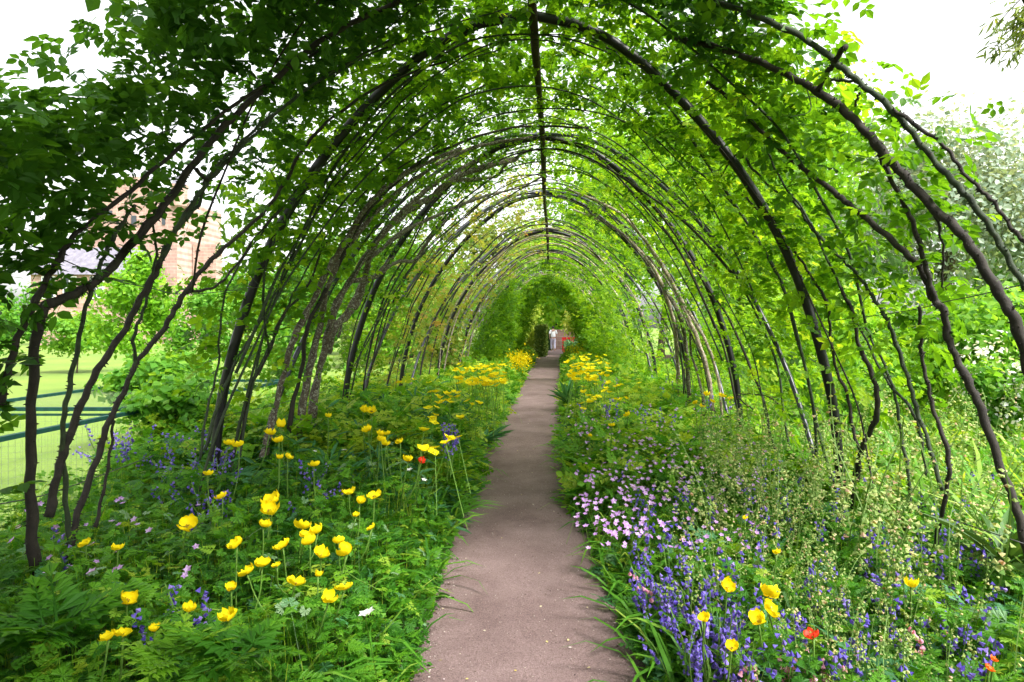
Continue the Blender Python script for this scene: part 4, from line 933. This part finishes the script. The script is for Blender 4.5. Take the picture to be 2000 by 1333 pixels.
S3 = [
 (1600, 685, 10.5, (1.3, 1.1, 1.2), 5000, .12, 'lime', 'rounded lime-green shrub outside the first right hoop', .6),
 (1760, 700, 9.6, (1.3, 1.2, 1.15), 5000, .12, 'lime', 'lime-green shrub behind the leafy right rose', .55),
 (1930, 690, 9, (1.3, 1.2, 1.1), 4500, .11, 'mid', 'bright green shrub at the right edge below the silver tree', .7),
 (1490, 650, 14, (1.5, 1.2, 1.6), 4500, .14, 'lime', 'yellow-green shrub between the first two hoops on the right', .65),
 (1650, 760, 8, (1.0, .9, .6), 2600, .09, 'mid', 'low shrub outside the foot of the first right hoop', .75),
 (1400, 690, 17, (1.6, 1.2, 1.0), 3000, .14, 'mid', 'green shrub behind the pale lichened stems', .55),
 (255, 600, 15, (1.25, 1.1, 1.35), 6000, .11, 'lime', 'tall light green shrub on the lawn before the castle', .45),
 (150, 650, 22, (1.5, 1.2, .9), 3000, .15, 'mid', 'low pale green bush at the foot of the castle wall', .75),
 (20, 625, 20, (1.2, 1.2, 1.2), 2500, .14, 'mid', 'green bush at the far left edge of the lawn', .5),
 (400, 640, 20, (1.6, 1.3, 1.4), 4000, .14, 'mid', 'green shrub on the lawn right of the castle', .6),
 (330, 735, 8.4, (1.0, .8, .5), 2600, .11, 'mid', 'lush broad-leaved shrub behind the green metal frame', .6),
 (345, 810, 6.2, (.6, .5, .45), 2000, .08, 'mid', 'small glossy shrub right of the green frame post', .5),
 (560, 690, 13, (1.0, .8, .9), 2400, .11, 'mid', 'thin leafy shrub behind the old rose trunks', .65),
 (855, 650, 15, (1.0, .9, 1.3), 4200, .10, 'bronze', 'loose reddish-green shrub rose beside the third left hoop', .5),
 (760, 665, 17, (1.0, 1, .9), 2500, .13, 'lime', 'light green shrub right of the clipped hedge', .5),
 (1024, 640, 34.5, (1.35, 1.2, 1.7), 5200, .13, 'gold', 'pale yellow-green shrub left of the path at the tunnel end', .45),
 (1150, 618, 35, (1.6, 1.5, 1.7), 6000, .16, 'gold', 'golden-leaved shrub overhanging the path end on the right', .6),
 (1125, 672, 34, (.8, 1.2, .5), 1800, .12, 'bluegreen', 'grey-green low shrub in front of the red bench', .7)]
for px, py, d, rad, n, sz, m, lab, tb in S3: tree(at(px, py, d), rad, n, sz, m, lab, cat='shrub', tb=tb, trunk_r=.03, lumps=14, name='shrub')
# white blossom shrub at the right edge
c = at(1975, 755, 7.2); root = empty('flowering_shrub', (c[0], c[1], 0)); tag(root, 'white-flowered shrub at the right edge outside the tunnel', 'shrub')
a = Acc(); crown(a, (0, 0, c[2]), (.7, .6, .6), 1800, .09, 10, .6); a.build('foliage', M['mid'], root)
a = Acc(); crown(a, (0, 0, c[2] + .05), (.72, .62, .62), 700, .06, 10, .6); o = a.build('blossom', M['white'], root); tag(o, kind='stuff')
a = Acc(); tube(a, [(0, 0, 0), (0, .02, .3), (.02, 0, c[2])], [.03, .01], 6); a.build('stems', M['trunk'], root)
# overhanging branch at the top right corner
root = empty('overhanging_branch', at(2080, -60, 4.2)); tag(root, 'golden-green leafy branch hanging into the top right corner', 'branch')
b0 = at(2080, -60, 4.2); a = Acc(); tw = []
for q in range(7):
    e_ = at(rng.uniform(1925, 2050), rng.uniform(10, 120), 4.2 + rng.uniform(-.3, .3)) - b0; tube(a, crom([(0, 0, 0), e_ * .5 + [0, 0, .05], e_], 4), [.008, .002], 5); tw.append(e_)
a.build('twig', M['cane'], root)
a = Acc(); n = 620; k = rng.integers(0, 7, n); f = rng.random(n) ** .5; P = np.array(tw)[k] * f[:, None] + rng.normal(size=(n, 3)) * .035
a.scatter(LANCE, P, frames(rng.normal(size=(n, 3)) + [0, 0, .5], np.tile([-.5, 0, -.8], (n, 1)) + rng.normal(size=(n, 3)) * .4), rng.uniform(.05, .11, n), rng.random(n) * .7 + .2); o = a.build('foliage', M['olive'], root); tag(o, kind='stuff')
# clipped hedges: a box of small leaves
def hedge(px0, px1, ytop, d, depth, m, label, tb=.4):
    x0, x1 = at(px0, 0, d)[0], at(px1, 0, d)[0]; h = CZ + (VY - ytop) / F0 * d; root = empty('clipped_hedge', ((x0 + x1) / 2, d + depth / 2, 0)); tag(root, label, 'hedge')
    wx = x1 - x0; a = Acc(); a.box((0, 0, h / 2 - .05), (wx * .96, depth * .96, h - .1), T=0.05)
    n = int(900 * (wx * h + depth * h + wx * depth)); n = min(n, 6000); f = rng.integers(0, 5, n); u = rng.random((n, 3)) - .5; N_ = np.zeros((n, 3))
    for k, (ax, s_) in enumerate(((0, -1), (0, 1), (1, -1), (1, 1), (2, 1))): q = f == k; u[q, ax] = s_ * .5; N_[q, ax] = s_
    P = u * [wx, depth, h] + [0, 0, h / 2] + rng.normal(size=(n, 3)) * .03; P[:, 2] = np.maximum(P[:, 2], .02)
    a.scatter(L4, P, frames(nrm(N_ + rng.normal(size=(n, 3)) * .5)), rng.uniform(.05, .12, n), tb + .2 * rng.normal(size=n)); a.build('foliage', M[m], root)
hedge(665, 730, 628, 24, 3, 'olive', 'brownish clipped hedge standing on the lawn behind the left hoops')
hedge(1046, 1066, 636, 33, 6, 'olive', 'tall clipped hedge end beside the path just past the tunnel')
hedge(1004, 1042, 588, 43, 3, 'olive', 'tall domed brown hedge behind the pale shrub at the tunnel end', .7)
hedge(1060, 1077, 647, 42, 3, 'yew', 'dark yew hedge face just left of the walking person', .05)

# ------------------------------------------------------------------ castle on the left
M['stone'] = None
mg, nt_, b = mat('pink_sandstone'); br = nt_.nodes.new('ShaderNodeTexBrick'); tc = nt_.nodes.new('ShaderNodeTexCoord')
mp = nt_.nodes.new('ShaderNodeMapping'); mp.inputs['Rotation'].default_value = (R(90), 0, 0); nt_.links.new(tc.outputs['Object'], mp.inputs[0]); nt_.links.new(mp.outputs[0], br.inputs['Vector'])
br.inputs['Scale'].default_value = 1.0; br.inputs['Brick Width'].default_value = .6; br.inputs['Row Height'].default_value = .3; br.inputs['Mortar Size'].default_value = .02
br.inputs['Color1'].default_value = (.42, .27, .22, 1); br.inputs['Color2'].default_value = (.33, .21, .18, 1); br.inputs['Mortar'].default_value = (.42, .35, .30, 1)
n1 = noise(nt_, 1.2, 6); r1 = ramp(nt_, [(.3, (.7, .68, .66)), (.7, (1.15, 1.1, 1.1))]); nt_.links.new(n1.outputs[0], r1.inputs[0])
mx = nt_.nodes.new('ShaderNodeMix'); mx.data_type = 'RGBA'; mx.blend_type = 'MULTIPLY'; mx.inputs[0].default_value = 1
nt_.links.new(br.outputs[0], mx.inputs[6]); nt_.links.new(r1.outputs[0], mx.inputs[7]); nt_.links.new(mx.outputs[2], b.inputs['Base Color']); b.inputs['Roughness'].default_value = .9
bumpy(nt_, b, br.outputs['Fac'], .4, .02); M['stone'] = mg
M['slate'] = plain('slate_roof', (.17, .16, .20), .6, .4, .3, 3, .3); M['glass'] = plain('dark_glass', (.04, .05, .06), .1, .6, .2, 2, 0); M['whitew'] = plain('white_window_frame', (.75, .75, .73), .5)
D = 60.
def X(px, d=D): return at(px, 0, d)[0]
def Z(py, d=D): return CZ + (VY - py) / F0 * d
cas = empty('castle', (X(240), D, 0)); tag(cas, 'pink sandstone castle tower with corner turret and lower slate-roofed wing beyond the lawn', 'castle'); cb = np.array([X(240), D, 0])
def cpart(name, m, f, par=cas, smooth=False): a = Acc(); f(a); return a.build(name, M[m], par, smooth)
x0, x1 = X(172), X(346)
cpart('tower_wall', 'stone', lambda a: a.box(((x0 + x1) / 2 - cb[0], 4, Z(388) / 2), (x1 - x0, 8, Z(388))))
def gable(a):
    xa, xb, zt, zp = x0 - cb[0], x1 - cb[0], Z(388), Z(345); n = 6
    for i in range(n): 
        f0 = i / n * .5; a.box(((xa + xb) / 2, .4, zt + (zp - zt) * (i + .5) / n), ((xb - xa) * (1 - 2 * f0) * .8, .8, (zp - zt) / n - .004))
cpart('stepped_gable', 'stone', gable)
cpart('tower_roof', 'slate', lambda a: a.add([(x0 - cb[0], .8, Z(388)), (x1 - cb[0], .8, Z(388)), (x1 - cb[0], 8, Z(388)), (x0 - cb[0], 8, Z(388)), ((x0 + x1) / 2 - cb[0], .8, Z(352)), ((x0 + x1) / 2 - cb[0], 8, Z(352))], [(0, 4, 5), (0, 5, 3), (1, 2, 5), (1, 5, 4), (0, 1, 4), (3, 5, 2)]))
def cyl(a, x, y, z0, z1, r0, r1, n=16): tube(a, [(x, y, z0), (x, y, (z0 + z1) / 2), (x, y, z1)], [r0, (r0 + r1) / 2, r1], n)
tx = X(347) - cb[0]
tur = cpart('turret', 'stone', lambda a: (cyl(a, tx, .3, Z(418), Z(402), .15, .7), cyl(a, tx, .3, Z(402), Z(364), .68, .68), cyl(a, tx, .3, Z(366), Z(361), .78, .78)), smooth=False)
cpart('turret_roof', 'slate', lambda a: cyl(a, tx, .3, Z(361), Z(338), .75, .03))
tw_ = cpart('window', 'glass', lambda a: a.box((tx + .1, -.38, Z(380)), (.32, .06, .6)))
cpart('window', 'glass', lambda a: a.box((X(320) - cb[0], -.03, Z(428)), (.3, .08, 1.1)))
cpart('window', 'glass', lambda a: a.box((X(262) - cb[0], -.03, Z(430)), (.45, .08, .8)))
cpart('window', 'glass', lambda a: a.box((X(215) - cb[0], -.03, Z(420)), (.45, .08, .8)))
D2 = 54.; xa, xb = X(60, D2) - cb[0], X(252, D2) - cb[0]
cpart('wing_wall', 'stone', lambda a: a.box(((xa + xb) / 2, D2 + 2 - D, Z(535, D2) / 2), (xb - xa, 4, Z(535, D2))))
ze, zr = Z(537, D2), Z(478, D2)
cpart('wing_roof', 'slate', lambda a: a.add([(xa - .1, D2 - D - .3, ze), (xb + .1, D2 - D - .3, ze), (xb + .1, D2 + 4 - D, ze), (xa - .1, D2 + 4 - D, ze), (xa, D2 + 2 - D, zr), (xb, D2 + 2 - D, zr)], [(0, 1, 5), (0, 5, 4), (2, 3, 4), (2, 4, 5), (1, 2, 5), (3, 0, 4)]))
for px in (95, 137, 190):
    xw = X(px, D2) - cb[0]; wf = cpart('window', 'whitew', lambda a: a.box((xw, D2 - D - .02, Z(562, D2)), (1.15, .1, 1.9)))
    for i in (-1, 1):
        for j in (-1, 1): cpart('pane', 'glass', lambda a: a.box((xw + i * .26, D2 - D - .075, Z(562, D2) + j * .44), (.42, .02, .76)), wf)
for px, t_ in ((250, 568), (420, 568)): pass
xc, xd = X(348) - cb[0], X(396) - cb[0]
cpart('garden_wall', 'stone', lambda a: a.box(((xc + xd) / 2, 3, Z(470) / 2), (xd - xc, 1.2, Z(470))))

# ------------------------------------------------------------------ green netted frame on the lawn
root = empty('plant_support_frame', (-3.8, 6.2, 0)); tag(root, 'low green metal frame with wire netting standing at the edge of the lawn', 'fence')
o3 = np.array([-3.8, 6.2, 0])
def rail(p, q, name='rail', w_=.05, t_=.035):
    p, q = A3(p) - o3, A3(q) - o3; L = np.linalg.norm(q - p); c_ = (p + q) / 2; rz = math.atan2(q[1] - p[1], q[0] - p[0]); a = Acc(); a.box(c_, (L, w_, t_), rz); a.build(name, M['greenpaint'], root)
rail((-3.78, 3.6, .8), (-3.78, 6.16, .8)); rail((-3.78, 6.24, .8), (-3.80, 9.4, .8)); rail((-3.755, 6.2, .8), (-8.5, 6.2, .8)); rail((-5.75, 6.25, .8), (-5.7, 9.4, .8)); rail((-3.6, 9.45, .8), (-6.2, 9.45, .8))
rail((-3.75, 6.2, .745), (-8.5, 6.2, .745), 'rail', .03, .02)
for p in ((-3.78, 6.2), (-3.8, 9.45), (-5.72, 9.45), (-3.78, 3.6), (-5.75, 6.2)):
    a = Acc(); a.box((p[0] - o3[0], p[1] - o3[1], .39), (.055, .055, .775)); a.build('post', M['greenpaint'], root)
M['net'] = plain('galvanised_netting', (.16, .19, .14), .5, .4)
a = Acc()
for z_ in np.arange(.08, .78, .06): a.box((-2.35 + 0, 0, z_), (4.7, .0011, .0011)); a.box((.02, -1.3, z_), (.0011, 2.55, .0011))
for x_ in np.arange(-4.7, 0, .06): a.box((x_, 0, .4), (.0011, .0011, .74))
for y_ in np.arange(-2.55, 0, .06): a.box((.02, y_, .4), (.0011, .0011, .74))
for q in np.arange(0, 1.95, .07): a.box((-q, 1.6, .785), (.0011, 3.2, .0011))
for q in np.arange(0, 3.2, .07): a.box((-.97, q, .788), (1.95, .0011, .0011))
o = a.build('netting', M['net'], root); tag(o, kind='stuff')

# ------------------------------------------------------------------ far end: wall, bench, person
mw = empty('garden_wall', (1.9, 44.5, 0)); tag(mw, 'low pink stone wall behind the person at the end of the path', 'wall')
a = Acc(); a.box((0, 0, .62), (4.6, .4, 1.24)); a.build('wall_body', M['stone'], mw)
a = Acc()
for i in range(9): a.box((-2.2 + i * .51 + .23, 0, 1.29 + .02 * (i % 3)), (.49, .46, .12 + .02 * (i % 2)), .02 * ((i % 3) - 1))
a.build('coping', M['stone'], mw)
be = empty('garden_bench', (1.35, 40.2, 0), R(10)); tag(be, 'bright red wooden bench beside the end of the path', 'bench')
def bp(name, c_, s_): a = Acc(); a.box(c_, s_); a.build(name, M['redpaint'], be)
for x_ in (-.62, .62): bp('leg', (x_, -.22, .3), (.07, .07, .6)); bp('leg', (x_, .22, .42), (.07, .07, .84)); bp('armrest', (x_, -.02, .63), (.09, .5, .05))
for k in range(4): bp('seat_slat', (0, -.18 + k * .11, .43), (1.17, .09, .03))
for k in range(3): bp('back_slat', (0, .245, .55 + k * .12), (1.17, .025, .08))
bp('top_rail', (0, .22, .87), (1.36, .08, .08))
M['skin'] = plain('skin', (.42, .26, .19), .6, .3, .08); M['shirt'] = plain('white_shirt', (.78, .78, .82), .8, .2, .05, 12, .3); M['trousers'] = plain('pale_lilac_trousers', (.50, .48, .62), .85, .2, .1, 14, .3); M['hair'] = plain('dark_hair', (.02, .014, .012), .6, .4, .3, 60, .4); M['shoe'] = plain('white_shoe', (.5, .5, .5), .6)
per = empty('person', (.10, 41.2, 0), R(4)); tag(per, 'person in white shirt and pale trousers walking away along the path end', 'person')
def skin(name, verts, edges, rad, m, parent, root_i=0, sub=2):
    me = bpy.data.meshes.new(name); me.from_pydata(verts, edges, []); me.materials.append(M[m]); o = link(bpy.data.objects.new(name, me), parent)
    md = o.modifiers.new('skin', 'SKIN'); md.use_smooth_shade = True; md.branch_smoothing = .4
    for i, r in enumerate(rad): d = me.skin_vertices[0].data[i]; d.radius = (r if isinstance(r, tuple) else (r, r)); d.use_root = (i == root_i)
    s_ = o.modifiers.new('sub', 'SUBSURF'); s_.levels = sub; s_.render_levels = sub; return o
bv = [(0, 0, .84), (0, 0, 1.0), (0, .02, 1.22), (0, 0, 1.35), (0, .02, 1.42), (0, .03, 1.49), (0, .03, 1.58),
      (-.09, 0, .80), (-.10, .14, .44), (-.10, .10, .10), (-.10, .22, .03), (.09, 0, .80), (.09, -.02, .44), (.09, -.28, .12), (.09, -.19, .03),
      (-.17, 0, 1.33), (-.23, -.06, 1.08), (-.22, .02, .86), (-.22, .05, .77), (.17, 0, 1.33), (.23, .06, 1.08), (.21, .14, .90), (.20, .19, .82)]
be_ = [(0, 1), (1, 2), (2, 3), (3, 4), (4, 5), (5, 6), (0, 7), (7, 8), (8, 9), (9, 10), (0, 11), (11, 12), (12, 13), (13, 14), (3, 15), (15, 16), (16, 17), (17, 18), (3, 19), (19, 20), (20, 21), (21, 22)]
br_ = [(.13, .09), (.12, .085), (.14, .09), (.12, .08), .045, (.075, .09), (.07, .08), .085, .055, .035, .03, .085, .055, .035, .03, .055, .037, .026, .03, .055, .037, .026, .03]
skin('body', bv, be_, br_, 'skin', per)
skin('shirt', [(0, 0, .88), (0, 0, 1.0), (0, .02, 1.22), (0, 0, 1.36), (-.17, 0, 1.34), (-.235, -.06, 1.1), (.17, 0, 1.34), (.235, .06, 1.1)], [(0, 1), (1, 2), (2, 3), (3, 4), (4, 5), (3, 6), (6, 7)], [(.17, .12), (.165, .12), (.17, .115), (.13, .09), .075, .058, .075, .058], 'shirt', per)
skin('trousers', [(0, 0, .9), (-.09, 0, .78), (-.10, .14, .44), (-.10, .11, .13), (.09, 0, .78), (.09, -.02, .44), (.09, -.26, .16)], [(0, 1), (1, 2), (2, 3), (0, 4), (4, 5), (5, 6)], [(.15, .1), .1, .072, .055, .1, .072, .055], 'trousers', per)
skin('hair', [(0, .0, 1.44), (0, .0, 1.52), (0, .02, 1.62)], [(0, 1), (1, 2)], [(.06, .05), (.085, .09), (.08, .09)], 'hair', per)
print('TRIS', sum(len(m_.polygons) for m_ in {o.data.name: o.data for o in sc.objects if o.type == 'MESH'}.values()))
print('OBJECTS', len(sc.objects))
